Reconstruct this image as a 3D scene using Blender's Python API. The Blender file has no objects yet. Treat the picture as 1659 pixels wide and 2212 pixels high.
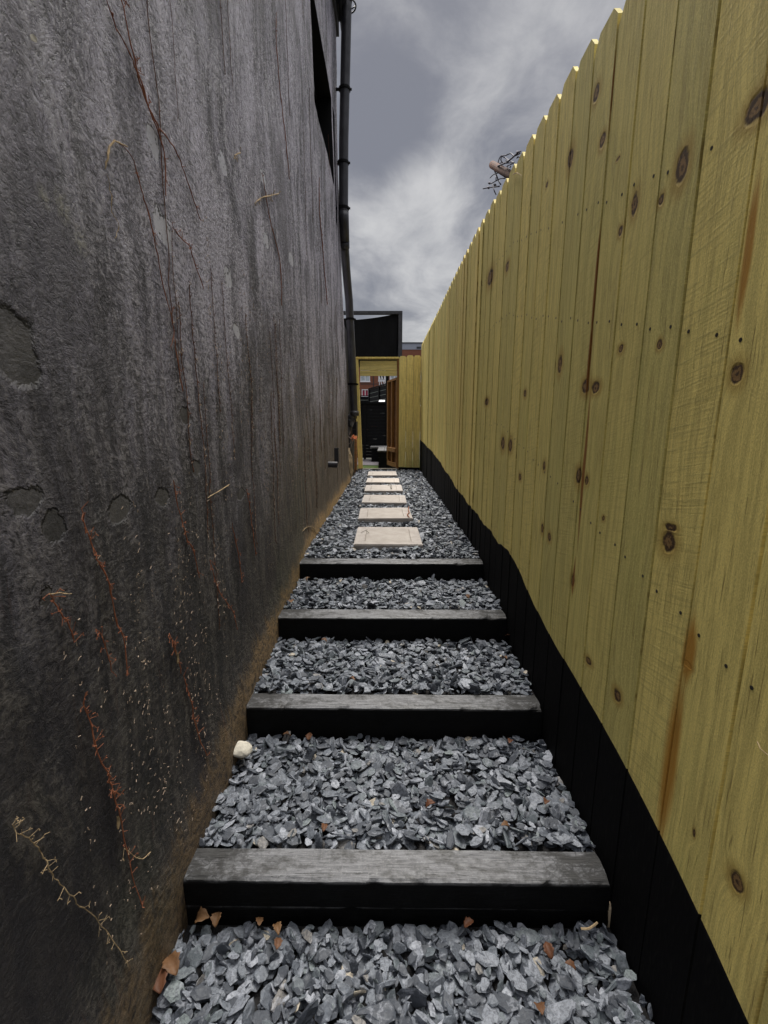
import bpy, bmesh, math, random
import numpy as np
from mathutils import Vector, Matrix, noise as mn
R = math.radians
sc = bpy.context.scene
C = sc.collection
rng = random.Random(7)
PXR = 0.645      # inner face of the new fence
PXL = -0.59      # rendered wall face
# ---------------------------------------------------------------- image helpers (cast an image pixel from the camera onto a known plane)
F_ = 967.0; TH = math.atan(191/F_); PS = math.atan(6.5*math.cos(TH)/F_)
def ray(x, y):
    u = x-829.5; v = y-1106
    dy = F_*math.cos(TH)-v*math.sin(TH); dz = -F_*math.sin(TH)-v*math.cos(TH)
    c, s = math.cos(PS), math.sin(PS)
    return (c*u-s*dy, s*u+c*dy, dz)
def onX(x, y, X=PXL):
    r = ray(x, y); t = X/r[0]; return (r[1]*t, r[2]*t)
def onZ(x, y, Z):
    r = ray(x, y); t = Z/r[2]; return (r[0]*t, r[1]*t)
# ---------------------------------------------------------------- object helpers
def tag(o, label=None, cat=None, group=None, kind=None):
    if label: o['label'] = label
    if cat: o['category'] = cat
    if group: o['group'] = group
    if kind: o['kind'] = kind
    return o
def empty(name, loc=(0,0,0), rz=0):
    o = bpy.data.objects.new(name, None); C.objects.link(o); o.location = loc; o.rotation_euler = (0,0,rz)
    o.empty_display_size = .1
    return o
def link(name, me, mat, parent=None):
    o = bpy.data.objects.new(name, me); C.objects.link(o)
    if mat:
        for m in (mat if isinstance(mat, (list, tuple)) else [mat]): me.materials.append(m)
    if parent: o.parent = parent
    return o
class MB:
    def __init__(s): s.v = []; s.f = []; s.m = []
    def add(s, vs, fs, mi=0):
        b = len(s.v); s.v += [tuple(p) for p in vs]
        for f in fs: s.f.append([b+i for i in f]); s.m.append(mi)
    def box(s, x0, x1, y0, y1, z0, z1, mi=0, M=None, bev=0.0):
        if bev > 0:
            bm = bmesh.new(); bmesh.ops.create_cube(bm, size=1)
            for v in bm.verts: v.co = Vector(((x0+x1)/2+v.co.x*(x1-x0), (y0+y1)/2+v.co.y*(y1-y0), (z0+z1)/2+v.co.z*(z1-z0)))
            bmesh.ops.bevel(bm, geom=bm.edges[:], offset=bev, segments=2, affect='EDGES')
            bm.verts.index_update()
            vs = [v.co.copy() for v in bm.verts]; fs = [[v.index for v in f.verts] for f in bm.faces]; bm.free()
        else:
            vs = [Vector(p) for p in ((x0,y0,z0),(x1,y0,z0),(x1,y1,z0),(x0,y1,z0),(x0,y0,z1),(x1,y0,z1),(x1,y1,z1),(x0,y1,z1))]
            fs = [(0,3,2,1),(4,5,6,7),(0,1,5,4),(1,2,6,5),(2,3,7,6),(3,0,4,7)]
        if M is not None: vs = [M @ v for v in vs]
        s.add(vs, fs, mi)
    def tube(s, pts, r, n=8, cap=True, mi=0):
        pts = [Vector(p) for p in pts]; rs = r if isinstance(r, (list, tuple)) else [r]*len(pts)
        b = len(s.v); up = None
        for i, p in enumerate(pts):
            d = (pts[min(i+1, len(pts)-1)]-pts[max(i-1, 0)]).normalized()
            if up is None: up = Vector((0,0,1)) if abs(d.z) < .9 else Vector((1,0,0))
            a = d.cross(up).normalized(); c = a.cross(d).normalized(); up = c
            for k in range(n):
                t = 2*math.pi*k/n; s.v.append(tuple(p+(a*math.cos(t)+c*math.sin(t))*rs[i]))
        for i in range(len(pts)-1):
            for k in range(n):
                s.f.append([b+i*n+k, b+i*n+(k+1)%n, b+(i+1)*n+(k+1)%n, b+(i+1)*n+k]); s.m.append(mi)
        if cap:
            s.f.append([b+k for k in range(n)][::-1]); s.m.append(mi)
            e = b+(len(pts)-1)*n; s.f.append([e+k for k in range(n)]); s.m.append(mi)
    def build(s, name, mat, parent=None, smooth=False):
        me = bpy.data.meshes.new(name); me.from_pydata(s.v, [], s.f)
        for i, m in enumerate(s.m):
            if m: me.polygons[i].material_index = m
        if smooth: me.shade_smooth()
        me.update()
        return link(name, me, mat, parent)
# ---------------------------------------------------------------- node helpers
class NT:
    def __init__(s, name, rough=.8, spec=.3):
        s.mat = bpy.data.materials.new(name); s.mat.use_nodes = True
        s.t = s.mat.node_tree; s.N = s.t.nodes; s.L = s.t.links
        s.b = s.N['Principled BSDF']; s.b.inputs['Roughness'].default_value = rough
        s.b.inputs['Specular IOR Level'].default_value = spec
        s._p = None
    def put(s, sock, v):
        if isinstance(v, bpy.types.NodeSocket): s.L.new(v, sock)
        else:
            if isinstance(v, tuple) and len(v) == 3 and sock.type == 'RGBA': v = (*v, 1)
            sock.default_value = v
    def P(s):
        if s._p is None: s._p = s.N.new('ShaderNodeTexCoord').outputs['Object']
        return s._p
    def m(s, op, a, b=None, c=None, clamp=False):
        n = s.N.new('ShaderNodeMath'); n.operation = op; n.use_clamp = clamp
        s.put(n.inputs[0], a)
        if b is not None: s.put(n.inputs[1], b)
        if c is not None: s.put(n.inputs[2], c)
        return n.outputs[0]
    def vm(s, op, a, b=None, c=None):
        n = s.N.new('ShaderNodeVectorMath'); n.operation = op
        s.put(n.inputs[0], a)
        if b is not None: s.put(n.inputs[1], b)
        if c is not None: s.put(n.inputs[2], c)
        return n.outputs['Value'] if op in ('LENGTH', 'DOT_PRODUCT', 'DISTANCE') else n.outputs[0]
    def xyz(s, v=None):
        n = s.N.new('ShaderNodeSeparateXYZ'); s.L.new(v if v is not None else s.P(), n.inputs[0]); return n.outputs
    def comb(s, x, y, z):
        n = s.N.new('ShaderNodeCombineXYZ')
        for i, q in enumerate((x, y, z)): s.put(n.inputs[i], q)
        return n.outputs[0]
    def sc(s, v, k): return s.vm('MULTIPLY', v, k if isinstance(k, tuple) else (k, k, k))
    def noise(s, v, scale, det=4, rough=.55, dist=0, col=False):
        n = s.N.new('ShaderNodeTexNoise'); s.L.new(v, n.inputs['Vector'])
        s.put(n.inputs['Scale'], scale); n.inputs['Detail'].default_value = det
        n.inputs['Roughness'].default_value = rough; n.inputs['Distortion'].default_value = dist
        return n.outputs['Color' if col else 'Fac']
    def vor(s, v, scale, feat='F1', out='Distance', rand=1):
        n = s.N.new('ShaderNodeTexVoronoi'); n.feature = feat; s.L.new(v, n.inputs['Vector']); n.inputs['Scale'].default_value = scale
        n.inputs['Randomness'].default_value = rand
        return n.outputs[out]
    def white(s, v, dim='1D', out='Value'):
        n = s.N.new('ShaderNodeTexWhiteNoise'); n.noise_dimensions = dim
        s.L.new(v, n.inputs['W' if dim == '1D' else 'Vector']); return n.outputs[out]
    def rng(s, v, a, b, c=0., d=1., smooth=True):
        n = s.N.new('ShaderNodeMapRange'); n.interpolation_type = 'SMOOTHSTEP' if smooth else 'LINEAR'
        for i, q in enumerate((v, a, b, c, d)): s.put(n.inputs[i], q)
        return n.outputs[0]
    def mix(s, f, a, b, mode='MIX'):
        n = s.N.new('ShaderNodeMix'); n.data_type = 'RGBA'; n.blend_type = mode
        s.put(n.inputs[0], f); s.put(n.inputs[6], a); s.put(n.inputs[7], b); return n.outputs[2]
    def bump(s, h, dist, strength=1, nrm=None):
        n = s.N.new('ShaderNodeBump'); n.inputs['Distance'].default_value = dist; s.put(n.inputs['Strength'], strength)
        s.L.new(h, n.inputs['Height'])
        if nrm is not None: s.L.new(nrm, n.inputs['Normal'])
        return n.outputs[0]
    def out(s, col=None, rough=None, nrm=None):
        if col is not None: s.put(s.b.inputs['Base Color'], col)
        if rough is not None: s.put(s.b.inputs['Roughness'], rough)
        if nrm is not None: s.put(s.b.inputs['Normal'], nrm)
        return s.mat
    def blobs(s, lst, P=None):
        """nearest normalised elliptical distance to a list of (Y, Z, rY, rZ)"""
        P = P if P is not None else s.P(); d = None
        for (y, z, ry, rz) in lst:
            q = s.vm('LENGTH', s.vm('MULTIPLY_ADD', P, (0, 1/ry, 1/rz), (0, -y/ry, -z/rz)))
            d = q if d is None else s.m('MINIMUM', d, q)
        return d
def simple(name, col, rough=.8, spec=.3, var=.25, scale=12, bump=.002, bscale=60, stretch=(1,1,1), metal=0):
    n = NT(name, rough, spec)
    p = n.sc(n.P(), stretch)
    f = n.noise(p, scale, 6, .65)
    c = n.mix(n.rng(f, .3, .7), tuple(x*(1-var) for x in col), tuple(min(1, x*(1+var)) for x in col))
    n.b.inputs['Metallic'].default_value = metal
    return n.out(c, n.rng(f, .2, .8, max(0, rough-.12), min(1, rough+.12)), n.bump(n.noise(p, bscale, 5, .6), bump))
# ---------------------------------------------------------------- materials
def z4(lst, X):      # knots taken from image pixels as (px, py, rx, ry)
    o = []
    for (x, y, rx, ry) in lst:
        Y, Z = onX(x, y, X); Y2, _ = onX(x+rx, y, X); _, Z2 = onX(x, y+ry, X)
        o.append((Y, Z, max(abs(Y2-Y), .003), max(abs(Z2-Z), .004)))
    return o
k4 = .4; D4 = lambda l: [((1500+x*.6028)*.6636, (y*.6028)*.6636, rx*k4, ry*k4) for x, y, rx, ry in l]
D5 = lambda l: [((1500+x*.6028)*.6636, (1100+y*.6028)*.6636, rx*k4, ry*k4) for x, y, rx, ry in l]
D6 = lambda l: [((1700+x*.5122)*.6636, (2200+y*.5122)*.6636, rx*.34, ry*.34) for x, y, rx, ry in l]
knots = z4(D4([(733,505,15,38),(592,855,13,48),(850,860,9,10),(1195,900,33,82),(1080,1080,14,28),(940,1100,16,60),(865,1245,11,26),
  (1600,580,62,72),(160,1500,14,40),(250,1440,8,25),(768,760,14,34),(465,1000,6,14)])
  + D5([(535,140,11,48),(865,60,12,19),(1075,35,14,25),(675,262,18,38),(728,268,22,30),(1487,195,36,58),(1132,1022,32,20),(1120,1100,36,60),
  (320,750,7,19),(228,570,10,34),(268,580,10,34),(440,1030,6,24),(478,1075,9,24),(638,745,13,42),(680,772,10,26),(690,1745,16,20),
  (1223,1762,24,18),(605,1310,9,36),(770,975,7,14),(450,690,7,26),(347,300,7,20),(140,345,9,18)])
  + D6([(605,125,24,38),(1365,1310,54,62),(1090,1000,10,28)]), PXR)
def seg(l, w):       # streaks: two ends picked in image pixels -> tall thin ellipses
    o = []
    for (xa, ya, xb, yb, k) in l:
        ax, ay = (1500+xa*.6028)*.6636, (k+ya*.6028)*.6636; bx, by = (1500+xb*.6028)*.6636, (k+yb*.6028)*.6636
        A = onX(ax, ay, PXR); B = onX(bx, by, PXR)
        o.append(((A[0]+B[0])/2, (A[1]+B[1])/2, w, abs(A[1]-B[1])/2*1.05))
    return o
streak_thin = seg([(705,-100,690,310,1100),(690,300,640,1100,1100)], .011)+seg([(745,1250,712,1840,0)], .009)+seg([(612,1180,603,1400,1100)], .007)+seg([(850,100,795,800,0)], .003)
streak_wide = seg([(1600,950,1490,1780,0)], .013)+seg([(1270,1520,1195,1880,1100)], .022)
A_ = onX((1700+1015*.5122)*.6636, (2200)*.6636, PXR); B_ = onX((1700+880*.5122)*.6636, (2200+950*.5122)*.6636, PXR)
streak_wide.append(((A_[0]+B_[0])/2, (A_[1]+B_[1])/2-.03, .027, abs(A_[1]-B_[1])/2*1.25))
def pine(name, base=(.58,.485,.165), knot_list=None, kp=.70, PY=.15, axis='Y', rough=.75):
    n = NT(name, rough, .25)
    x, y, z = n.xyz()
    u = y if axis == 'Y' else x            # across the boards
    if axis == 'Z': u, z = z, x
    idx = n.m('FLOOR', n.m('DIVIDE', u, PY)) if PY else n.m('MULTIPLY', u, 0)
    w1 = n.white(idx); w2 = n.white(n.m('ADD', idx, 31.7)); w3 = n.white(n.m('ADD', idx, 77.1))
    if knot_list:
        # wobble of the sight so that the streaks wander a little
        P = n.P()
        dk = n.blobs(knot_list, n.vm('ADD', P, n.sc(n.vm('SUBTRACT', n.noise(P, 28, 2, .5, col=True), (.5,.5,.5)), (0,.006,.014))))
        ex = n.m('EXPONENT', n.m('MULTIPLY', dk, -.55))
        ug = n.m('ADD', u, n.m('MULTIPLY', ex, .05))
    else:
        ug = u; dk = None
    g = n.comb(n.m('MULTIPLY', ug, 1), n.m('MULTIPLY', w1, 9), n.m('MULTIPLY', n.m('ADD', z, n.m('MULTIPLY', w2, 30)), .05))
    wob = n.noise(n.comb(u, z, n.m('MULTIPLY', w1, 8)), 2.2, 2, .5)
    gg = n.comb(n.m('ADD', ug, n.m('MULTIPLY', wob, .03)), n.m('MULTIPLY', w1, 9), n.m('MULTIPLY', n.m('ADD', z, n.m('MULTIPLY', w2, 30)), .035))
    fine = n.noise(gg, 330, 5, .65)
    rings = n.noise(gg, 85, 3, .6)
    patch = n.noise(n.comb(n.m('MULTIPLY', u, 3), n.m('MULTIPLY', w1, 5), z), 2.6, 5, .6)
    dk_c = tuple(a*.52 for a in base); lt_c = tuple(min(1, a*1.32) for a in base)
    col = n.mix(n.rng(rings, .40, .62), tuple(a*1.12 for a in base), tuple(a*.84 for a in base))
    col = n.mix(n.rng(n.m('MULTIPLY', fine, 1), .52, .74, 0, .55), col, dk_c)
    col = n.mix(n.rng(patch, .50, .75, 0, .30), col, (base[0]*.76, base[1]*.86, base[2]*.74))   # green treatment tint
    col = n.mix(n.rng(patch, .2, .42, .5, 0), col, (base[0]*1.1, base[1]*.98, base[2]*.85))
    # per board tone
    col = n.mix(1, col, n.mix(w3, (.80,.82,.80), (1.14,1.10,1.04)), 'MULTIPLY')
    col = n.mix(n.m('MULTIPLY', n.rng(w2, .72, .9), .35), col, (base[0]*.95, base[1]*.80, base[2]*.78))
    # small random knots
    vp = n.comb(n.m('MULTIPLY', u, 5.2), w1, n.m('MULTIPLY', z, 1.55))
    vd = n.vor(vp, 1.0); vc = n.xyz(n.vor(vp, 1.0, out='Color'))
    sz = n.rng(vc[0], .45, 1, .0, .075, False)
    sk = n.m('MULTIPLY', n.rng(vd, sz, n.m('MULTIPLY', sz, .55), 0, 1), n.m('GREATER_THAN', vc[0], kp))
    col = n.mix(n.m('MULTIPLY', sk, .7), col, (.16,.09,.03))
    h = n.m('MULTIPLY', fine, .6)
    fuzz = n.noise(n.comb(n.m('MULTIPLY', u, 1), w1, n.m('MULTIPLY', z, .55)), 420, 3, .75)
    blot = n.noise(n.comb(n.m('MULTIPLY', u, 1.6), w2, n.m('MULTIPLY', z, .5)), 16, 5, .7)
    col = n.mix(n.rng(fuzz, .50, .66, 0, .38), col, dk_c)
    col = n.mix(n.rng(fuzz, .48, .36, 0, .30), col, tuple(min(1, a*1.55) for a in base))
    col = n.mix(n.rng(blot, .52, .70, 0, .42), col, (base[0]*.62, base[1]*.58, base[2]*.50))
    kerf = n.noise(n.comb(n.m('ADD', n.m('MULTIPLY', u, 1), n.m('MULTIPLY', wob, .006)), n.m('MULTIPLY', w1, 9), n.m('MULTIPLY', n.m('ADD', z, n.m('MULTIPLY', w2, 30)), .012)), 120, 2, .5)
    kl = n.m('MULTIPLY', n.rng(n.m('ABSOLUTE', n.m('SUBTRACT', kerf, .56)), .014, .002), n.rng(blot, .40, .58, .15, 1))
    col = n.mix(n.m('MULTIPLY', kl, .75), col, (base[0]*.33, base[1]*.28, base[2]*.22))
    h = n.m('SUBTRACT', n.m('ADD', h, n.m('MULTIPLY', fuzz, .8)), n.m('MULTIPLY', kl, .8))
    rgh = n.noise(n.comb(n.m('MULTIPLY', u, 1), w1, n.m('MULTIPLY', z, .35)), 210, 4, .7)
    # saw marks, only on some boards
    saw = n.noise(n.comb(n.m('MULTIPLY', u, .05), w1, n.m('ADD', z, n.m('MULTIPLY', u, .18))), 190, 2, .5)
    h = n.m('ADD', h, n.m('MULTIPLY', rgh, .9))
    h = n.m('ADD', h, n.m('MULTIPLY', saw, n.rng(w1, .55, .7, .0, .7)))
    col = n.mix(n.m('MULTIPLY', n.rng(saw, .5, .68), n.rng(w1, .55, .7, 0, .36)), col, dk_c)
    col = n.mix(n.rng(rgh, .55, .72, 0, .32), col, dk_c)
    if knot_list:
        col = n.mix(n.rng(n.m('ADD', dk, n.m('MULTIPLY', n.m('SUBTRACT', blot, .5), 2)), 2.6, .9, 0, .75), col, (base[0]*.56, base[1]*.44, base[2]*.28))
        ringn = n.m('SINE', n.m('ADD', n.m('MULTIPLY', dk, 6), n.m('MULTIPLY', n.noise(P, 55, 4, .7), 12)))
        kc = n.mix(n.rng(ringn, -.6, .9), (.050,.026,.010), (.20,.115,.042))
        col = n.mix(n.rng(n.m('ADD', dk, n.m('MULTIPLY', n.m('SUBTRACT', n.noise(P, 40, 4, .7), .5), .9)), 1.15, .8), col, kc)
        h = n.m('ADD', h, n.rng(dk, 1.2, .9, 0, -1.2))
        for lst, cc, sft in ((streak_thin, (.19,.068,.008), .55), (streak_wide, (.36,.175,.022), .45)):
            ds = n.blobs(lst, n.vm('ADD', P, n.sc(n.vm('SUBTRACT', n.noise(P, 3, 2, .5, col=True), (.5,.5,.5)), (0,.012,.05))))
            st = n.rng(n.m('ADD', ds, n.m('MULTIPLY', n.m('SUBTRACT', n.noise(gg, 200, 3), .5), .5)), 1.25, sft)
            col = n.mix(n.m('MULTIPLY', st, .95), col, cc)
    return n.out(col, n.rng(fine, .3, .7, rough-.1, rough+.1), n.bump(h, .0014, .9))
M = {}
M['fence'] = pine('treated_pine_boards', knot_list=knots)
M['pine'] = pine('fresh_pine', base=(.76,.62,.22), PY=None, axis='X')
M['pine_panel'] = pine('fresh_pine_panel', base=(.60,.49,.175), PY=.1235, axis='X')
M['pine_h'] = pine('fresh_pine_lintel', base=(.74,.60,.23), PY=.10, axis='Z')
M['pine_orange'] = pine('orange_pine', base=(.21,.105,.032), PY=None, axis='X')
M['pine_dark'] = pine('dark_orange_pine', base=(.11,.042,.010), PY=None, axis='X')
M['fence_back'] = simple('rough_back_timber', (.30,.24,.10), .8, stretch=(1,1,.1))

# fence base: near-black band over the feet of the boards
n = NT('base_band_black', .85, .08)
nz = n.noise(n.sc(n.P(), (1,1,.3)), 90, 4)
M['base_black'] = n.out(n.mix(n.rng(nz, .5, .8), (.0025,.0025,.003), (.008,.0075,.007)), None, n.bump(nz, .0015, .7))
M['nail'] = simple('nail_heads', (.045,.04,.035), .5, .5, metal=.6)

# rendered wall
n = NT('dark_painted_render', .78, .30)
P = n.P(); x, y, z = n.xyz()
yz = n.comb(0, y, z)
dom = n.vm('ADD', P, n.sc(n.vm('SUBTRACT', n.noise(P, 3.0, 3, .6, col=True), (.5,.5,.5)), (.0,.12,.12)))
cast = n.noise(n.sc(dom, (1, 1.05, 1.1)), 88, 6, .70, .25)      # trowelled roughcast ridges
cast2 = n.m('ADD', n.m('MULTIPLY', n.noise(n.sc(dom, (1, .9, 1.3)), 40, 5, .66, .3), .75), n.m('MULTIPLY', n.noise(n.sc(P, (1, .35, 2.2)), 22, 3, .6, 1.2), .25))
wv = n.vm('ADD', P, n.sc(n.vm('SUBTRACT', n.noise(P, 2.4, 4, .6, col=True), (.5,.5,.5)), (.0,.16,.5)))
streak = n.noise(n.sc(wv, (1, 4.5, .8)), 1.7, 8, .72)
streak2 = n.noise(n.sc(wv, (1, 13, 1.7)), 1.7, 8, .74)
big = n.noise(P, 1.25, 4, .6)
grit = n.noise(P, 420, 2, .7)
h01 = n.m('ADD', n.m('MULTIPLY', cast, .6), n.m('MULTIPLY', cast2, .4))
low = n.rng(n.m('ADD', z, n.m('MULTIPLY', n.m('SUBTRACT', streak, .5), 1.1)), -.75, 1.0)       # paler above, darker below
lowc = n.mix(n.rng(streak2, .36, .70), (.016,.015,.015), (.085,.074,.062))
upc = n.mix(n.rng(streak, .40, .60), (.040,.035,.050), (.35,.33,.405))
upc = n.mix(n.rng(streak2, .50, .66, 0, .6), upc, (.46,.45,.49))
upc = n.mix(n.rng(streak2, .46, .34, 0, .75), upc, (.030,.028,.034))
col = n.mix(low, lowc, upc)
col = n.mix(n.rng(n.m('ADD', h01, n.m('MULTIPLY', n.m('SUBTRACT', streak2, .5), .25)), .50, .58, 0, n.rng(z, -1.2, .9, .45, .85)), col, n.mix(low, (.17,.155,.135), (.56,.54,.60)))  # pale ridges: light on the relief painted into the colour
col = n.mix(n.rng(h01, .49, .41, 0, .92), col, (.010,.008,.011))  # dark crevices: shade of the relief painted into the colour
sc1 = n.m('MULTIPLY', n.rng(n.noise(n.sc(wv, (1, 1.3, .7)), 1.3, 6, .62), .47, .64), n.rng(z, -.5, .6))
col = n.mix(n.m('MULTIPLY', sc1, n.rng(h01, .42, .56, .12, .62)), col, (.62,.59,.69))
dk1 = n.rng(n.noise(n.sc(wv, (1, 1.6, .8)), 1.9, 6, .65), .49, .63)
col = n.mix(n.m('MULTIPLY', dk1, n.rng(z, -1.0, 1.5, .70, .6)), col, (.016,.013,.018))
# rusty stains left by the creeper
rs = n.noise(n.sc(P, (1, 16, 1.3)), 1.6, 5, .7)
col = n.mix(n.m('MULTIPLY', n.rng(rs, .60, .74), n.rng(z, -1.0, .5, .55, .30)), col, (.085,.036,.022))
# brown/tan lower part towards the far end, ochre where render is bare at the base
far = n.m('MULTIPLY', n.rng(y, 1.6, 3.6), n.rng(n.m('ADD', z, n.m('MULTIPLY', n.m('SUBTRACT', streak, .5), .6)), .75, -.7))
col = n.mix(n.m('MULTIPLY', far, n.rng(streak2, .35, .65, .12, .62)), col, (.22,.165,.10))
gz = n.rng(y, 0, 2.9, .50, 0., False)          # ground drops towards the near end
basez = n.m('ADD', n.m('ADD', z, gz), n.m('MULTIPLY', n.m('SUBTRACT', big, .5), .25))
och = n.m('MULTIPLY', n.rng(n.m('ADD', basez, n.m('MULTIPLY', n.m('SUBTRACT', streak2, .5), .36)), -.765, -.87), n.rng(y, 1.1, 3.2, .30, .95))
col = n.mix(n.m('MULTIPLY', och, n.rng(cast2, .40, .56, .25, 1)), col, (.50,.32,.135))
green = n.m('MULTIPLY', n.rng(big, .52, .66), n.rng(z, .2, -.8))
col = n.mix(n.m('MULTIPLY', green, .25), col, (.05,.062,.03))
# pale lime scars
lime = z4([(145,450,22,40),(180,520,20,38),(100,425,14,24)], PXL)
dl = n.blobs(lime); lm = n.m('MULTIPLY', n.rng(n.m('ADD', dl, n.m('MULTIPLY', n.m('SUBTRACT', streak2, .5), 2.2)), 1.3, .2), .55)
col = n.mix(n.m('MULTIPLY', lm, n.rng(h01, .44, .54)), col, (.36,.35,.27))
# peeled pale flakes and smooth filler patches
wobv = n.vm('ADD', P, n.sc(n.vm('SUBTRACT', n.noise(P, 16, 4, .65, col=True), (.5,.5,.5)), (0,.055,.055)))
wob1 = n.vm('ADD', P, n.sc(n.vm('SUBTRACT', n.noise(P, 22, 4, .65, col=True), (.5,.5,.5)), (0,.06,.07)))
peel = z4([(339,305,12,30),(352,480,13,32),(368,505,12,34),(500,598,7,22),(487,350,8,20),(517,715,6,16),(570,385,6,14),(576,520,5,16),(630,560,5,14)], PXL)
fill = z4([(25,750,62,90),(40,770,50,70),(54,1082,36,34),(118,1135,26,34),(258,1105,27,30),(354,1075,17,23),(408,900,12,18),(100,1290,14,22),(428,1010,12,20),(527,1068,9,12)], PXL)
pd = n.rng(n.blobs(peel, wob1), 1.05, .93)
fd = n.rng(n.blobs(fill, wobv), 1.1, .85)
col = n.mix(pd, col, n.mix(n.rng(n.noise(P, 60, 3), .58, .64), (.40,.40,.44), (.03,.03,.03)))
col = n.mix(n.m('MULTIPLY', fd, .85), col, n.mix(n.rng(n.noise(P, 9, 5), .3, .7), (.04,.04,.04), (.085,.082,.08)))
hh = n.m('ADD', n.m('MULTIPLY', h01, 1), n.m('MULTIPLY', grit, .12))
flat = n.m('SUBTRACT', 1, n.m('MAXIMUM', n.m('MULTIPLY', fd, .85), n.m('MULTIPLY', pd, .9)))
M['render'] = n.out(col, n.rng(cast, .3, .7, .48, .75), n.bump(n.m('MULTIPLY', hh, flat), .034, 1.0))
M['bare'] = simple('broken_rubble_render', (.19,.145,.09), .9, .1, .5, 14, .02, 40)
M['plain_black'] = simple('plain_black', (.0045,.0045,.005), .65, .12, .3, 9, .001, 60)
M['black_wood'] = simple('black_stained_boards', (.0055,.0055,.0065), .7, .12, .4, 12, .002, 90, (1,1,8))
M['pipe'] = simple('black_plastic_pipe', (.028,.028,.034), .38, .5, .35, 7, .0004, 30)
M['fascia'] = simple('grey_fascia', (.05,.05,.055), .6, .3)
M['roof'] = simple('slate_roof', (.07,.07,.08), .7, .3)
n = NT('window_glass', .08, .5); M['glass'] = n.out((.012,.014,.018))
M['twine'] = simple('pink_orange_twine', (.72,.25,.13), .8, .1, .3)
M['cable'] = simple('grey_cable', (.30,.26,.25), .7, .2)
M['greypost'] = simple('weathered_grey_post', (.13,.12,.10), .9, .1, .35, 20, .004, 60, (3,3,.3))

# sleepers: black stained timber, tops greyed by foot wear plus sky light painted in
def sleeper_mat(name, wear_light):
    n = NT(name, .62, .35)
    P = n.P(); x, y, z = n.xyz()
    gr = n.noise(n.sc(P, (.05, 1, 1)), 150, 5, .65); pt = n.noise(n.sc(P, (.55, 1.3, 1)), 14, 6, .7); cell = n.vor(n.vm('ADD', P, n.sc(n.noise(P, 30, 2, col=True), .02)), 36, 'DISTANCE_TO_EDGE')
    fl = n.noise(n.sc(P, (.7,1,1)), 60, 4, .7)
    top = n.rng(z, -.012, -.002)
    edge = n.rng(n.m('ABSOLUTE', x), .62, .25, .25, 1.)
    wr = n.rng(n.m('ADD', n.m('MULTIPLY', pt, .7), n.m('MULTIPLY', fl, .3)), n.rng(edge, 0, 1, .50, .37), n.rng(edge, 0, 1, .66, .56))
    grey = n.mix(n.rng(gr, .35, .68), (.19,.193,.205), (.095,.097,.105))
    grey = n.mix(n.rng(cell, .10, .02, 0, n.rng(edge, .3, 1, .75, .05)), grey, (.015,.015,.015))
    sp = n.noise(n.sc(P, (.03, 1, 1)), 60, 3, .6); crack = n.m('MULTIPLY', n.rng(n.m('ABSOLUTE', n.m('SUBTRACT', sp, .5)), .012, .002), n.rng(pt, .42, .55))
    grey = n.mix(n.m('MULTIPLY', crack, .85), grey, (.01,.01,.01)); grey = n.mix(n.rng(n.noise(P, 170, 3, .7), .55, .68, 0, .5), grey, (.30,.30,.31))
    c = n.mix(n.m('MULTIPLY', n.m('MULTIPLY', wr, top), wear_light), (.003,.003,.0032), grey)
    c = n.mix(n.m('MULTIPLY', n.rng(fl, .62, .72), .12), c, (.06,.06,.06))
    n.put(n.b.inputs['Specular IOR Level'], n.rng(top, 0, 1, .12, .6))
    h = n.m('ADD', gr, n.m('MULTIPLY', pt, .8))
    return n.out(c, n.rng(pt, .3, .7, .45, .75), n.bump(h, .003, .8))
M['sleeper'] = sleeper_mat('worn_skylit_sleeper', .95)

# slate chippings
n = NT('slate_chippings', .55, .42)
geo = n.N.new('ShaderNodeNewGeometry'); ri = geo.outputs['Random Per Island']
cr = n.N.new('ShaderNodeValToRGB'); n.L.new(ri, cr.inputs[0])
el = cr.color_ramp.elements
el[0].position = 0; el[0].color = (.055,.063,.078,1); el[1].position = .30; el[1].color = (.132,.148,.174,1)
for p, c in ((.55,(.20,.218,.252,1)), (.75,(.115,.135,.15,1)), (.90,(.31,.33,.375,1)), (.962,(.19,.18,.17,1)), (.975,(.17,.20,.205,1)), (.9915,(.42,.37,.29,1)), (.9975,(.13,.055,.028,1))):
    e = el.new(p); e.color = c
cr.color_ramp.interpolation = 'CONSTANT'
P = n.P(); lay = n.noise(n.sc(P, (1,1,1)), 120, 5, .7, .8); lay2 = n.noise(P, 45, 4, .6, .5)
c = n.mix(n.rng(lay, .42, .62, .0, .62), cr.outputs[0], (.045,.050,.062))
c = n.mix(n.rng(lay2, .54, .66, 0, .42), c, (.34,.36,.41))  # pale streaks paint highlights onto the chips
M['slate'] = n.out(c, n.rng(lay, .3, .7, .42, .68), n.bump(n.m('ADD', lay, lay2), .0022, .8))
n = NT('dark_soil', .95, .05); nz = n.noise(n.P(), 50, 5, .7)
M['soil'] = n.out(n.mix(nz, (.010,.010,.011), (.035,.034,.034)), None, n.bump(nz, .01))
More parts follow.
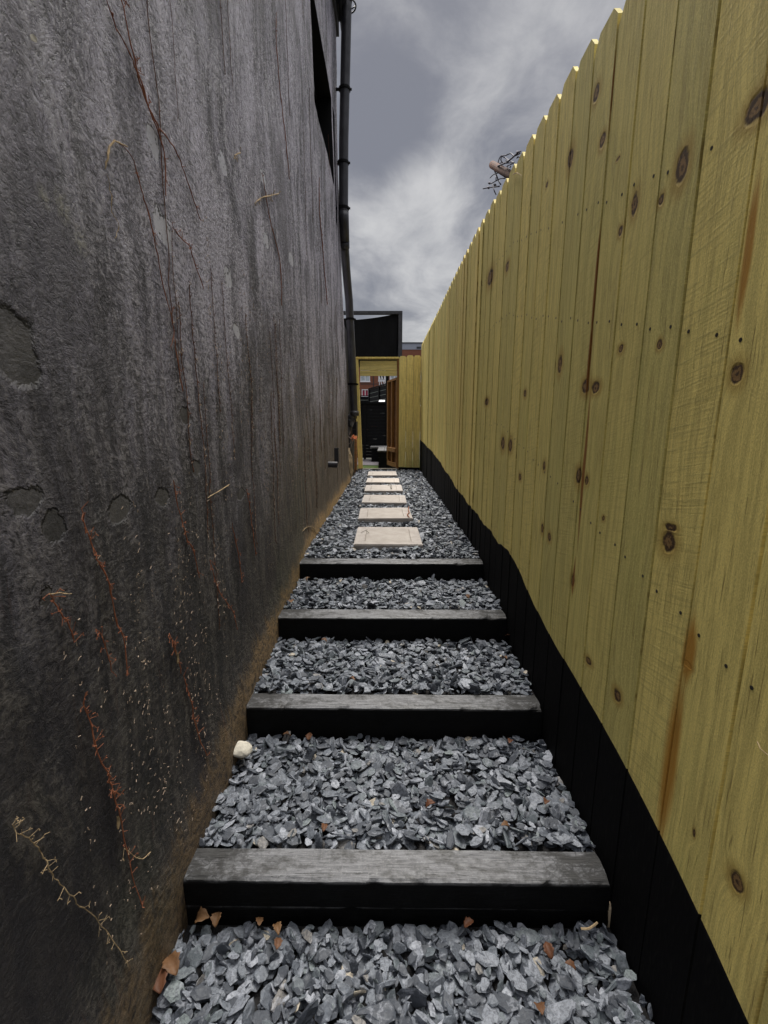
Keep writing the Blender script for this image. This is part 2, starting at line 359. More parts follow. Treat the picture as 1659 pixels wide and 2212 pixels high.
# concrete slab
n = NT('cream_concrete_slab', .85, .2)
P = n.P(); x, y, z = n.xyz()
f1 = n.noise(P, 9, 6, .7); f2 = n.noise(P, 130, 4, .7)
ax = n.m('ABSOLUTE', x); ay = n.m('ABSOLUTE', y)
c = n.mix(n.rng(f1, .3, .7), (.27,.245,.228), (.38,.352,.33))
groove = n.m('MULTIPLY', n.rng(n.m('ABSOLUTE', n.m('SUBTRACT', n.m('ADD', ax, n.m('MULTIPLY', f1, .01)), .178)), .0055, .001), n.m('LESS_THAN', ay, .19))
dish = n.m('MULTIPLY', n.m('LESS_THAN', ax, .178), n.m('LESS_THAN', ay, .22))
c = n.mix(n.m('MULTIPLY', dish, .22), c, (.28,.255,.22))
c = n.mix(n.m('MULTIPLY', groove, .6), c, (.17,.15,.13))
c = n.mix(n.rng(f2, .62, .72, 0, .4), c, (.22,.20,.18))
oi = n.N.new('ShaderNodeObjectInfo')
c = n.mix(1, c, n.mix(oi.outputs['Random'], (.92,.92,.93), (1.05,1.04,1.02)), 'MULTIPLY')
M['slab'] = n.out(c, None, n.bump(n.m('SUBTRACT', f2, n.m('MULTIPLY', groove, 2)), .002, .7))
M['stone'] = simple('white_cobble', (.50,.47,.40), .8, .2, .2, 30, .003, 60)
# creeper
n = NT('dried_creeper', .85, .1); geo = n.N.new('ShaderNodeNewGeometry')
M['vine'] = n.out(n.mix(n.noise(n.P(), 25, 3), (.11,.030,.018), (.36,.155,.085)))
n = NT('brown_creeper', .85, .1); M['vine_brown'] = n.out(n.mix(n.noise(n.P(), 9, 3), (.050,.018,.012), (.17,.085,.05)))
M['vine_pale'] = simple('pale_dead_stem', (.36,.27,.16), .8, .1, .4, 40)
M['residue'] = simple('rootlet_flecks', (.42,.33,.25), .85, .1, .5, 30)
n = NT('dead_leaf', .6, .3); nz = n.noise(n.P(), 60, 4); oi = n.N.new('ShaderNodeObjectInfo')
M['leaf'] = n.out(n.mix(oi.outputs['Random'], n.mix(nz, (.045,.016,.009), (.13,.048,.020)), n.mix(nz, (.08,.042,.020), (.20,.11,.050))), None, n.bump(nz, .002))
M['rust'] = simple('rusty_steel', (.060,.030,.022), .85, .15, .6, 30, .003, 90)
M['wire'] = simple('galvanised_wire', (.055,.052,.075), .7, .2, .2)
# background
def brick(name, axis='X', s=1.0, c1=(.24,.080,.045), c2=(.19,.062,.038), mortar=(.20,.13,.10)):
    n = NT(name, .9, .15); x, y, z = n.xyz()
    b = n.N.new('ShaderNodeTexBrick'); n.L.new(n.comb(n.m('ADD', x, y), z, 0), b.inputs['Vector'])
    b.inputs['Scale'].default_value = 1; b.inputs['Brick Width'].default_value = .225*s; b.inputs['Row Height'].default_value = .075*s; b.inputs['Mortar Size'].default_value = .01*s
    n.put(b.inputs['Color1'], c1); n.put(b.inputs['Color2'], c2); n.put(b.inputs['Mortar'], mortar)
    return n.out(n.mix(n.noise(n.P(), .7, 4), b.outputs[0], n.mix(.5, b.outputs[0], (.28,.115,.07))), None, n.bump(b.outputs['Fac'], -.006*s, .5))
M['brick'] = brick('red_brick')
M['brick_pier'] = brick('orange_brick', c1=(.36,.18,.06), c2=(.30,.14,.045), mortar=(.20,.12,.05))
M['white'] = simple('white_upvc', (.75,.75,.78), .5, .3, .05)
M['curtain'] = simple('window_curtain', (.42,.47,.50), .4, .4, .3, 2)
M['redblind'] = simple('red_blind', (.30,.03,.06), .6)
M['cladding'] = simple('grey_cladding', (.33,.35,.42), .6, .3, .06)
M['turf'] = simple('artificial_turf', (.028,.045,.010), .9, .1, .3, 60, .006, 300)
M['mat'] = simple('grey_rubber_mat', (.08,.072,.08), .8, .2, .25, 10)
M['greyplank'] = simple('grey_bench_planks', (.09,.088,.088), .75, .2, .35, 10, .002, 60, (6,.6,1))
M['gaplight'] = simple('gap_daylight', (.25,.27,.25), .8, .2)  # pale colour for the daylight seen between slats
M['ground'] = simple('open_ground', (.055,.055,.05), .95, .05, .4, 1.2, .01, 20)

# ---------------------------------------------------------------- setting: terrain with its steps
TREADS = [(-60, 1.08, -1.38), (1.08, 1.68, -1.25), (1.68, 2.26, -1.112), (2.26, 2.87, -.990), (2.87, 8.80, -.878)]
def gz_at(y):
    for a, b, z in TREADS:
        if y < b: return z
    return -.972
prof = []
for a, b, z in TREADS: prof += [(a, z-.055), (b-.002, z-.055)]
prof += [(8.80, -.972), (140, -.972)]
prof[0] = (-140, prof[0][1])
mb = MB(); xs = [-140, -40, -8, PXL, 0, PXR, 8, 40, 140]
vs = [(x, y, z) for (y, z) in prof for x in xs]; nx = len(xs)
fs = [(j*nx+i, j*nx+i+1, (j+1)*nx+i+1, (j+1)*nx+i) for j in range(len(prof)-1) for i in range(nx-1)]
mb.add(vs, fs); g = mb.build('ground', M['ground']); tag(g, kind='structure')
# soil bed under the chippings
mb = MB()
for a, b, z in TREADS:
    a = max(a, -1.0)
    mb.add([(PXL+.002, a, z-.045), (PXR-.002, a, z-.045), (PXR-.002, b-.004, z-.045), (PXL+.002, b-.004, z-.045)], [(0,1,2,3)])
tag(mb.build('path', M['soil']), kind='structure')

# ---------------------------------------------------------------- slate chippings (uncountable): one mesh
def chippings():
    r = np.random.default_rng(11)
    pts = []
    zones = [(-.3, 1.02, -1.38, 4400, .98), (1.14, 1.625, -1.25, 4200, 1.0), (1.74, 2.20, -1.112, 4000, .95), (2.33, 2.80, -.990, 4000, .95),
             (2.93, 5.0, -.878, 3500, .92), (5.0, 8.74, -.878, 2600, 1.0)]
    for y0, y1, z, dens, s in zones:
        N = int((y1-y0)*(PXR-PXL)*dens)
        X = r.uniform(PXL+.012, PXR-.012, N); Y = r.uniform(y0+.01, y1-.008, N)
        lev = r.random(N); Z = z-.006-.036*(1-lev)**1.0+.004*np.sin(X*23+Y*7)+.005*np.sin(Y*31-X*9)
        S = s*np.exp(r.normal(0, .36, N))*.0172*(1.12-.3*lev)
        pts.append(np.stack([X, Y, Z, np.clip(S, .007, .037)], 1))
    p = np.concatenate(pts); 
    keep = np.ones(len(p), bool)
    for cx, y0, y1 in SLABS: keep &= ~((abs(p[:,0]-cx) < .252) & (p[:,1] > y0-.0) & (p[:,1] < y1+.0))
    p = p[keep]; N = len(p); n = 7
    a = (np.arange(n)/n*2*np.pi)[None, :]+r.uniform(-.30, .30, (N, n))
    rad = r.uniform(.78, 1.10, (N, n)); el = r.uniform(1.05, 2.2, (N, 1)); 
    th = p[:, 3:4]*r.uniform(.15, .40, (N, 1))
    cx = np.cos(a)*rad*p[:, 3:4]*np.sqrt(el); cy = np.sin(a)*rad*p[:, 3:4]/np.sqrt(el)
    V = np.zeros((N, 3*n+1, 3))
    V[:, :n, 0] = cx*.86; V[:, :n, 1] = cy*.86; V[:, :n, 2] = -th*.5+r.normal(0, .12, (N, n))*th
    V[:, n:2*n, 0] = cx; V[:, n:2*n, 1] = cy; V[:, n:2*n, 2] = th*.15+r.normal(0, .15, (N, n))*th
    k = r.uniform(.62, .88, (N, n))
    V[:, 2*n:3*n, 0] = cx*k; V[:, 2*n:3*n, 1] = cy*k; V[:, 2*n:3*n, 2] = th*.5+r.normal(0, .10, (N, n))*th
    V[:, 3*n, 2] = th[:, 0]*.56
    # orientation: yaw, then tilt about a random horizontal axis
    yaw = r.uniform(0, 2*np.pi, N); tilt = np.abs(r.normal(0, R(24), N)); steep = r.random(N) < .20
    tilt[steep] = r.uniform(R(45), R(85), steep.sum())
    ad = r.uniform(0, 2*np.pi, N)
    c, s_ = np.cos(yaw), np.sin(yaw)
    x = V[:, :, 0]*c[:, None]-V[:, :, 1]*s_[:, None]; y = V[:, :, 0]*s_[:, None]+V[:, :, 1]*c[:, None]; z = V[:, :, 2]
    kx, ky = np.cos(ad)[:, None], np.sin(ad)[:, None]; ct, st = np.cos(tilt)[:, None], np.sin(tilt)[:, None]
    dot = (kx*x+ky*y)*(1-ct)
    X = x*ct+ky*z*st+kx*dot; Y = y*ct-kx*z*st+ky*dot; Z = z*ct+(kx*y-ky*x)*st
    X += p[:, 0:1]; Y += p[:, 1:2]; Z += p[:, 2:3]
    X = np.clip(X, PXL+.003+0*X, PXR-.003)
    co = np.stack([X, Y, Z], 2).reshape(-1, 3)
    tri = []
    for i in range(n):
        j = (i+1) % n
        tri += [(i, j, n+j), (i, n+j, n+i), (n+i, n+j, 2*n+j), (n+i, 2*n+j, 2*n+i), (2*n+i, 2*n+j, 3*n)]
    for i in range(1, n-1): tri.append((0, i+1, i))
    tri = np.array(tri); F = (tri[None]+(np.arange(N)*(3*n+1))[:, None, None]).reshape(-1, 3)
    me = bpy.data.meshes.new('gravel'); me.vertices.add(len(co)); me.vertices.foreach_set('co', co.ravel())
    me.loops.add(F.size); me.loops.foreach_set('vertex_index', F.ravel().astype(np.int32))
    me.polygons.add(len(F)); me.polygons.foreach_set('loop_start', np.arange(0, F.size, 3, dtype=np.int32)); me.polygons.foreach_set('loop_total', np.full(len(F), 3, np.int32))
    me.update(calc_edges=True); me.polygons.foreach_set('use_smooth', np.zeros(len(F), bool))
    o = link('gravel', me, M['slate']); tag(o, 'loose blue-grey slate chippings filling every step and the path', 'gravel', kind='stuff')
SLABS = [(.008, 3.15, 3.70), (-.018, 4.04, 4.59), (-.030, 4.91, 5.45), (-.045, 5.79, 6.34), (-.062, 6.64, 7.20), (-.082, 7.55, 8.20)]
chippings()

# ---------------------------------------------------------------- stepping slabs
slab_lab = ['nearest and largest-looking cream slab, just behind the top black sleeper', 'second cream slab from the top sleeper, with a curled dead stem on its right side',
 'third cream slab from the top sleeper, faint square pressed in its face', 'fourth cream slab from the top sleeper, with a thin twig loop on it',
 'fifth cream slab along the path, second from the gateway', 'last cream slab, lying right at the gateway threshold']
for i, (cx, y0, y1) in enumerate(SLABS):
    mb = MB(); hw = .2525; hl = (y1-y0)/2; mb.box(-hw, hw, -hl, hl, -.045, 0, bev=.006)
    o = mb.build('stepping_slab', M['slab']); o.location = (cx, (y0+y1)/2, -.861+[0,.002,-.001,.002,0,.003][i]); o.rotation_euler = (R([.4,-.3,.2,.5,-.2,.1][i]), R([.3,-.4,.5,-.2,.2,-.3][i]), R([.3,1.2,-.4,.5,-.6,.8][i]))
    tag(o, slab_lab[i], 'paving slab', 'cream stepping slabs along the path')

# ---------------------------------------------------------------- sleepers
def sleeper(y0, y1, ztop, zbot, x0, x1, label, seed, rot=0):
    r = random.Random(seed); nxs = 90; w = x1-x0; d = y1-y0; h = ztop-zbot; cx = (x0+x1)/2
    prof = [(0,-h), (0,-h*.5), (0,-.012), (.003,-.004), (.012,0), (d*.35,0), (d*.7,0), (d-.01,0), (d,-.012), (d,-h)]
    vs = []; k = len(prof)
    for i in range(nxs+1):
        x = -w/2+w*i/nxs
        for j, (yy, zz) in enumerate(prof):
            q = Vector((x*3+seed*7, yy*20, zz*20)); e = mn.noise(q)*.0035+mn.noise(q*5)*.0016
            chip = max(0, mn.noise(Vector((x*14+seed, j*.2, 3)))-.25)*.018 if 2 <= j <= 4 else 0
            ins = .004 if i in (0, nxs) and j in (2,3,4,7,8) else 0
            vs.append((x+(ins if i == 0 else -ins), yy+(e*.7+chip if j < 5 else e*.5), zz+(e*.6-chip*.7 if zz > -h*.9 else 0)))
    fs = [(i*k+j, (i+1)*k+j, (i+1)*k+(j+1), i*k+j+1) for i in range(nxs) for j in range(k-1)]
    fs += [tuple(range(k))[::-1] if False else tuple(range(k)), tuple(nxs*k+j for j in range(k))[::-1]]
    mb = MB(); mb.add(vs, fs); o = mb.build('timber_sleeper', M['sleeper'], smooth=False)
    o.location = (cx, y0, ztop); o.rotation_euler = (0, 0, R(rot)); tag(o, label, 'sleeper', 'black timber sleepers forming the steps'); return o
sleeper(1.030, 1.138, -1.262, -1.350, -.583, .628, 'nearest black sleeper, widest in view, broad worn grey top', 1, -.25)
sleeper(1.036, 1.134, -1.353, -1.450, -.583, .636, 'black board laid under the nearest sleeper, mostly buried in slate chippings', 2)
sleeper(1.630, 1.735, -1.135, -1.290, -.583, .632, 'second black sleeper up, shiny top with dark mottled ends', 3, -.3)
sleeper(2.205, 2.322, -1.003, -1.150, -.583, .634, 'third black sleeper up, crazed pale top with a white droplet mark', 4, .1)
sleeper(2.815, 2.925, -.898, -1.040, -.583, .634, 'topmost black sleeper, thin pale top edging the slab path', 5)

# little timber pegs between sleeper ends and fence
for (y, z, h, lb) in [(1.05, -1.33, .085, 'pale split timber peg at the right end of the nearest sleeper'), (1.665, -1.20, .075, 'small pale peg at the right end of the second sleeper')]:
    mb = MB(); mb.add([(-.008,-.012,-.08), (.012,-.012,-.08), (.012,.014,-.08), (-.008,.014,-.08), (-.006,-.011,0), (.011,-.010,0), (.011,.012,.002), (-.007,.012,.003), (.004,-.006,.016), (.011,.006,.022)],
        [(0,1,5,4),(1,2,6,5),(2,3,7,6),(3,0,4,7),(4,5,8),(5,6,9,8),(6,7,9),(7,4,8,9),(0,3,2,1)])
    o = mb.build('timber_peg', simple('pale_split_wood', (.50,.40,.27), .8)); o.location = (.635, y, z-.035); tag(o, lb, 'peg')

# ---------------------------------------------------------------- right fence
def ftop(y):
    P_ = [(-1, .60), (.5, .88), (1.1, 1.035), (1.467, 1.129), (1.577, 1.155), (1.725, 1.19), (1.884, 1.22), (2.219, 1.252), (2.5, 1.28), (3.4, 1.353), (4.5, 1.385), (6.4, 1.405), (9.5, 1.46)]
    for (a, b), (c, d) in zip(P_, P_[1:]):
        if y <= c: return b+(d-b)*(y-a)/(c-a)
    return P_[-1][1]
SP = [(-1,-1.30), (.3,-1.14), (.61,-1.045), (.70,-1.013), (.80,-.980), (.92,-.943), (1.063,-.908), (1.23,-.878), (1.407,-.853), (1.55,-.836), (1.684,-.815), (1.85,-.780), (2.0,-.735), (2.1,-.70), (2.28,-.662), (2.5,-.678), (2.75,-.655), (2.985,-.655), (3.15,-.63), (3.5,-.625), (3.8,-.60), (4.149,-.592), (4.6,-.53), (5.0,-.515), (5.4,-.46), (6.028,-.426), (6.5,-.385), (7.2,-.37), (8,-.33), (9.5,-.295)]
def scurve(y):
    for (a, b), (c, d) in zip(SP, SP[1:]):
        if y <= c:
            t = (y-a)/(c-a); return b+(d-b)*t+(.004*math.sin(y*19)+.003*math.sin(y*47))*min(1, max(.15, y-1.5))
    return SP[-1][1]
fence = empty('wooden_fence', (PXR, 4.0, -.9)); off = Vector((PXR, 4.0, -.9))
FP = empty  # noqa
# meshes are written in world coordinates, parts carry the inverse offset
def part(mb, name, mat, root, smooth=False):
    o = mb.build(name, mat, root, smooth); o.location = (-root.location.x, -root.location.y, -root.location.z) if root.rotation_euler.z == 0 else (0,0,0)
    return o
boards = MB(); base = MB(); nails = MB()
y = -.45; i = 0; r = random.Random(5)
while y < 8.78:
    w = .15; y0 = y+r.uniform(0, .0015); y1 = y+w-r.uniform(.0040, .0070); top = ftop(y+w/2)+r.uniform(-.006, .006); bot = gz_at(y)-.06
    tn = r.choice((r.uniform(.0004, .0022), r.uniform(.0002, .0012), r.uniform(-.001, .0004))); tf = r.uniform(-.0014, .0004)        # how proud each edge stands
    if r.random() < .13: tn += .005
    dg = .030; dz = .034; lean = r.uniform(-.0012, .0012); th = .016
    def fx(yy): t = (yy-y0)/(y1-y0); return PXR-(tn*(1-t)+tf*t)
    ys = [y0, y0+dg, y1-dg, y1]
    out = [(y0, bot), (y1, bot), (y1+lean, top-dz), (y1-dg+lean, top), (y0+dg+lean, top), (y0+lean, top-dz)]
    vs = [(fx(a), a, b) for a, b in out]+[(PXR+th, a, b) for a, b in out]; k = 6
    # split the long faces so that a slight bow can be given
    boards.add(vs, [tuple(range(k))[::-1], tuple(range(k, 2*k))]+[(q, (q+1) % k, (q+1) % k+k, q+k) for q in range(k)])
    # near-black skin over the board foot
    m_ = 8; f0 = []; 
    for q in range(m_+1):
        yy = y0+(y1-y0)*q/m_; f0.append((yy, scurve(yy)))
    vs = []; 
    for yy, zz in f0:
        X = fx(yy); vs += [(X-.0022, yy, bot), (X-.0022, yy, zz-.004), (X-.0002, yy, zz+.002)]
    fs = [(q*3, q*3+1, (q+1)*3+1, (q+1)*3) for q in range(m_)]+[(q*3+1, q*3+2, (q+1)*3+2, (q+1)*3+1) for q in range(m_)]
    nb = len(vs); X = fx(y0)
    vs += [(X-.0022, y0-.0018, bot), (X-.0022, y0-.0018, f0[0][1]-.004), (PXR+th, y0-.0018, bot), (PXR+th, y0-.0018, f0[0][1]-.004)]
    fs += [(nb, nb+2, nb+3, nb+1), (0, nb, nb+1, 1), (nb+1, nb+3, 2, 1)]
    base.add(vs, fs)
    # two nails per rail
    for rz_ in (.26+.0*y, .0, .0):
        pass
    gr = lambda yy: (min(max(yy, -1), 2.6)-1.0)*.245
    for bz in (-.395, .19, .53):
        for dy in (.030, .118):
            if r.random() < .92:
                yy = y0+dy+r.uniform(-.006, .006); zz = bz+gr(yy)+r.uniform(-.008, .008)
                if i % 1 == 0: nails.tube([(fx(yy)+.002, yy, zz), (fx(yy)-.0006, yy, zz)], .0042, 8)
    y += w; i += 1
# backing so daylight does not show through the joints
part(boards, 'board_panel', M['fence'], fence)
part(base, 'base_band', M['base_black'], fence)
o = part(nails, 'nail', M['nail'], fence); o['kind'] = 'stuff'
for bz in (-.395, .19, .53):
    rl = MB()
    seq = [-.45, .5, 1.4, 2.6, 5.5, 8.78]
    for a, b in zip(seq, seq[1:]):
        za, zb = bz+gr(a), bz+gr(b)
        rl.add([(PXR+.017, a, za-.045), (PXR+.055, a, za-.045), (PXR+.055, a, za+.045), (PXR+.017, a, za+.045), (PXR+.017, b, zb-.045), (PXR+.055, b, zb-.045), (PXR+.055, b, zb+.045), (PXR+.017, b, zb+.045)],
               [(0,1,2,3),(7,6,5,4),(0,4,5,1),(1,5,6,2),(2,6,7,3),(3,7,4,0)])
    part(rl, 'rail', M['fence_back'], fence)
for py in (-.2, 1.6, 3.4, 5.2, 7.0, 8.7):
    pm = MB(); pm.box(PXR+.056, PXR+.15, py-.05, py+.05, gz_at(py)-.2, ftop(py)-.12, bev=.003); part(pm, 'post', M['fence_back'], fence)
tag(fence, 'tall greenish pine fence of vertical dog-eared boards with a black base band', 'fence')
# loose splinters on the fence
for (a, b, c, lb) in [((1108,377),(1118,373),(1128,380),'short curled splinter high on the fence, below the barbed wire'), ((1636,1602),(1648,1618),(1660,1632),'pale splinter at the right edge low on the fence')]:
    mb = MB(); pts = [ (PXR-.008-.004*(q == 1), *onX(p[0], p[1], PXR-.008)) for q, p in enumerate((a, b, c))]
    mb.tube(pts, [.0022,.002,.0008] if pts[0][1] > 2 else .0008, 6); o = mb.build('splinter', M['vine_pale']); tag(o, lb, 'splinter')

# ---------------------------------------------------------------- house on the left
house = empty('house', (-3.5, 3.6, -1.5))
def yend(z):
    E_ = [(-2, 7.15), (.3, 7.15), (.77, 6.92), (1.69, 6.52), (2.49, 6.30), (3.43, 6.30), (4.8, 6.45)]
    for (a, b), (c, d) in zip(E_, E_[1:]):
        if z <= c: return b+(d-b)*(z-a)/(c-a)
    return E_[-1][1]
W1 = (4.25, 5.62, 2.60, 3.46); W2 = (5.76, 5.92, 2.30, 3.46)
ys_ = sorted(set([round(.25+.055*i, 4) for i in range(0, 105)]+[W1[0], W1[1], W2[0], W2[1], 6.0])); ys_ = [v for v in ys_ if v <= 6.0]
zs_ = sorted(set([round(-1.55+.055*i, 4) for i in range(0, 112)]+[W1[2], W1[3], W2[2], 4.6])); zs_ = [v for v in zs_ if v <= 4.6]
tail = [k/14 for k in range(1, 15)]
def wallx(yy, zz):
    q = Vector((yy*.9, zz*.9, 0)); e = mn.noise(q)*.012+mn.noise(q*3.3)*.006+mn.noise(q*9)*.003
    zb = zz-gz_at(yy) if yy > 0 else zz+1.38
    gl = -.88-.50*max(0, min(1, (2.9-yy)/2.9)) ; fl = max(0, min(1, (gl+.16-zz)/.16)); 
    return PXL+e*.9*min(1, max(0, (zz-gl)/.3))-.006+fl*.022+(-.02 if zz > 2.4 else 0)*min(1, (zz-2.4)/1.5 if zz > 2.4 else 0)
vs = []; cols = len(ys_)+len(tail)
for zz in zs_:
    ye = yend(zz)
    row = ys_+[6.0+(ye-6.0)*t for t in tail]
    for c_, yy in enumerate(row):
        X = wallx(yy, zz)
        dcor = ye-yy
        if dcor < .05: X -= (.05-dcor)**2*9       # softly rounded arris
        vs.append((X, yy, zz))
fs = []
for j in range(len(zs_)-1):
    for c_ in range(cols-1):
        ya, yb = vs[j*cols+c_][1], vs[j*cols+c_+1][1]; zc = (zs_[j]+zs_[j+1])/2; yc = (ya+yb)/2
        if any(w[0] < yc < w[1] and w[2] < zc < w[3] for w in (W1, W2)): continue
        fs.append((j*cols+c_, j*cols+c_+1, (j+1)*cols+c_+1, (j+1)*cols+c_))
mb = MB(); mb.add(vs, fs)
# far return of the wall, and the other outer faces of the house
for j in range(len(zs_)-1):
    a = vs[j*cols+cols-1]; b = vs[(j+1)*cols+cols-1]
    mb.add([a, (-6.5, a[1], a[2]), (-6.5, b[1], b[2]), b], [(0,1,2,3)])
mb.add([(PXL-.01,.25,-1.55), (-6.5,.25,-1.55), (-6.5,.25,4.6), (PXL-.01,.25,4.6)], [(0,3,2,1)])
mb.add([(-6.5,.25,-1.55), (-6.5,7.15,-1.55), (-6.5,6.4,4.6), (-6.5,.25,4.6)], [(0,1,2,3)])
# reveals
rev = MB(); keepmb = mb
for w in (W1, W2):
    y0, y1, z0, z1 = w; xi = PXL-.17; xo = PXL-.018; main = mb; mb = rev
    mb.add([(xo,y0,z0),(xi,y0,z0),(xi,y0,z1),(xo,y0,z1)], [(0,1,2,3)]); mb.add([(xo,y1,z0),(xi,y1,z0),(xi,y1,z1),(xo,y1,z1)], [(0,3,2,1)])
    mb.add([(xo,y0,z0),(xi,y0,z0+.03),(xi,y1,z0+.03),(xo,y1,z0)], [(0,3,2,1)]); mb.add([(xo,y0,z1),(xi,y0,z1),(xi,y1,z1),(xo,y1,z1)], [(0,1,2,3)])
mb = keepmb; part(rev, 'window_reveal', M['plain_black'], house)  # reveals coloured black to paint in the shade inside the openings
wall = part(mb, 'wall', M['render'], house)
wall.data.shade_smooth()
for w in (W1, W2):
    y0, y1, z0, z1 = w; f = MB(); xi = PXL-.17
    fw = .05 if y1-y0 > .4 else .025
    f.box(xi-.05, xi, y0, y1, z0+.03, z0+.03+fw); f.box(xi-.05, xi, y0, y1, z1-fw, z1); f.box(xi-.05, xi-.002, y0, y0+fw, z0+.03+fw, z1-fw); f.box(xi-.05, xi-.002, y1-fw, y1, z0+.03+fw, z1-fw)
    if fw > .03: f.box(xi-.05, xi-.004, (y0+y1)/2-.03, (y0+y1)/2+.03, z0+.03+fw, z1-fw)
    fr = part(f, 'window', M['plain_black'], house)
    gl = MB(); gl.add([(xi-.03,y0+fw,z0+.03+fw),(xi-.03,y1-fw,z0+.03+fw),(xi-.03,y1-fw,z1-fw),(xi-.03,y0+fw,z1-fw)], [(0,1,2,3)]); p_ = gl.build('pane', M['glass'], fr)
mb = MB(); mb.box(PXL-.08, PXL+.004, .2, 6.44, 4.602, 4.76); mb.box(PXL-.08, PXL+.012, .2, 6.45, 4.762, 4.79); part(mb, 'fascia', M['fascia'], house)
mb = MB()
for k in range(9):
    a0 = math.pi+math.pi*k/8
for a, b in [(.2, 6.55)]:
    n_ = 10; vs = []
    for yy in (a, b):
        for k in range(n_+1):
            t = math.pi+math.pi*k/n_; vs.append((PXL+.068+.055*math.cos(t), yy, 4.76+.055*math.sin(t)))
    mb.add(vs, [(k, k+1, n_+2+k, n_+1+k) for k in range(n_)])
    vs = [(PXL+.068+.051*math.cos(math.pi+math.pi*k/n_), yy, 4.76+.051*math.sin(math.pi+math.pi*k/n_)) for yy in (a, b) for k in range(n_+1)]
    mb.add(vs, [(k+1, k, n_+1+k, n_+2+k) for k in range(n_)])
part(mb, 'gutter', M['pipe'], house, True)
mb = MB(); mb.add([(PXL+.05,.1,4.80),(PXL+.05,6.5,4.80),(-3.5,6.6,6.6),(-3.5,.1,6.6),(-6.7,.1,4.8),(-6.7,6.6,4.8)], [(0,1,2,3),(3,2,5,4)])
mb.add([(PXL,.25,4.6),(-3.5,.25,6.55),(-6.5,.25,4.6)], [(0,1,2)]); mb.add([(PXL,6.4,4.6),(-3.5,6.4,6.55),(-6.5,6.4,4.6)], [(2,1,0)])
part(mb, 'roof', M['roof'], house)
# broken plinth at the corner
mb = MB(); r = random.Random(3); nY = 16; nZ = 12; vs = []
for j in range(nZ+1):
    for k in range(nY+1):
        yy = 7.10+.84*k/nY; t = k/nY
        topz = -.42-.05*t+.05*math.sin(t*9)+(.10 if t < .12 else 0)
        zz = -1.0+(topz+1.0)*j/nZ
        dep = max(0, (zz+.62)/.2)*.055
        vs.append((PXL-.004-dep-.03*max(0,t-.86)/.14+.02*mn.noise(Vector((yy*11, zz*11, 2)))+.01*mn.noise(Vector((yy*30, zz*30, 2)))*(1+dep*20), yy, zz))
fs = [(j*(nY+1)+k, j*(nY+1)+k+1, (j+1)*(nY+1)+k+1, (j+1)*(nY+1)+k) for j in range(nZ) for k in range(nY)]
b = len(vs); last = [nZ*(nY+1)+k for k in range(nY+1)]
vs += [(PXL-.22, vs[q][1], vs[q][2]+.03) for q in last]
fs += [(last[k], last[k+1], b+k+1, b+k) for k in range(nY)]
e = [j*(nY+1)+nY for j in range(nZ+1)]; b2 = len(vs); vs += [(PXL-.3, vs[q][1], vs[q][2]) for q in e]
fs += [(e[j], b2+j, b2+j+1, e[j+1]) for j in range(nZ)]
mb.add(vs, fs); part(mb, 'broken_plinth', M['bare'], house)
mb = MB(); mb.box(-3.0, PXL-.075, 7.16, 8.72, -1.0, 1.5); part(mb, 'rear_wall', M['plain_black'], house)  # black colour stands in for the shade of the gap past the corner
tag(house, 'tall house side wall in weathered charcoal render, streaked with dead creeper, on the left', 'house')
# overflow pipes poking from the wall
def stub(px, py, r_, L, name, lb, vert=False):
    Y, Z = onX(px, py, PXL); mb = MB()
    if vert:
        mb.box(PXL-.03, PXL+.035, Y-.02, Y+.02, Z-.09, Z+.07, bev=.004); mb.box(PXL-.03, PXL+.042, Y-.026, Y+.024, Z+.07, Z+.082, bev=.002)
    else:
        n_ = 16; mb.tube([(PXL-.04, Y, Z), (PXL+L, Y, Z-.004)], r_, n_, cap=False); mb.tube([(PXL+L, Y, Z-.004), (PXL-.04, Y, Z)], r_*.82, n_, cap=False)
        vs = [(PXL+L, Y+q*math.cos(2*math.pi*k/n_), Z-.004+q*math.sin(2*math.pi*k/n_)) for q in (r_, r_*.82) for k in range(n_)]
        mb.add(vs, [(k, (k+1) % n_, n_+(k+1) % n_, n_+k) for k in range(n_)])
    o = mb.build(name, M['pipe'], smooth=not vert); tag(o, lb, 'pipe' if not vert else 'vent')
stub(710, 1003, .031, .088, 'overflow_pipe', 'short round black pipe stub poking out low on the rendered wall')
stub(725, 983, 0, 0, 'vent_cover', 'narrow upright black vent box low on the rendered wall, near the gateway', True)

# ---------------------------------------------------------------- drainpipe
dp = empty('drainpipe', (-.55, 6.6, -.2))
pr = .058
def ppt(px, py, Y): 
    r_ = ray(px, py); t = Y/r_[1]; return Vector((r_[0]*t, Y, r_[2]*t))
A = [ppt(749, 8, 6.2), ppt(746, 150, 6.2), ppt(742.5, 300, 6.2), ppt(742, 462, 6.2)]
B = [A[-1]+Vector((0,0,.03)), ppt(742.5, 475, 6.22), ppt(744, 520, 6.35)]
Cc = [ppt(744.5, 535, 6.42), ppt(748.5, 590, 6.75), ppt(754, 650, 7.0), ppt(759.5, 760, 7.0), ppt(765, 895, 7.0)]
mb = MB(); mb.tube([A[0]+Vector((0,0,.25))]+A, pr, 20, cap=False); part(mb, 'upper_pipe', M['pipe'], dp, True)
mb = MB(); mb.tube(B, pr*1.12, 20); mb.tube([B[-1], Cc[0]], pr*1.12, 20); part(mb, 'upper_elbow', M['pipe'], dp, True)
mb = MB(); mb.tube([B[-1]]+Cc, pr, 20, cap=False); part(mb, 'lower_pipe', M['pipe'], dp, True)
bt = Cc[-1]; el_ = bt+Vector((-.085, .03, -.17)); el2 = bt+Vector((-.05,.02,-.055))
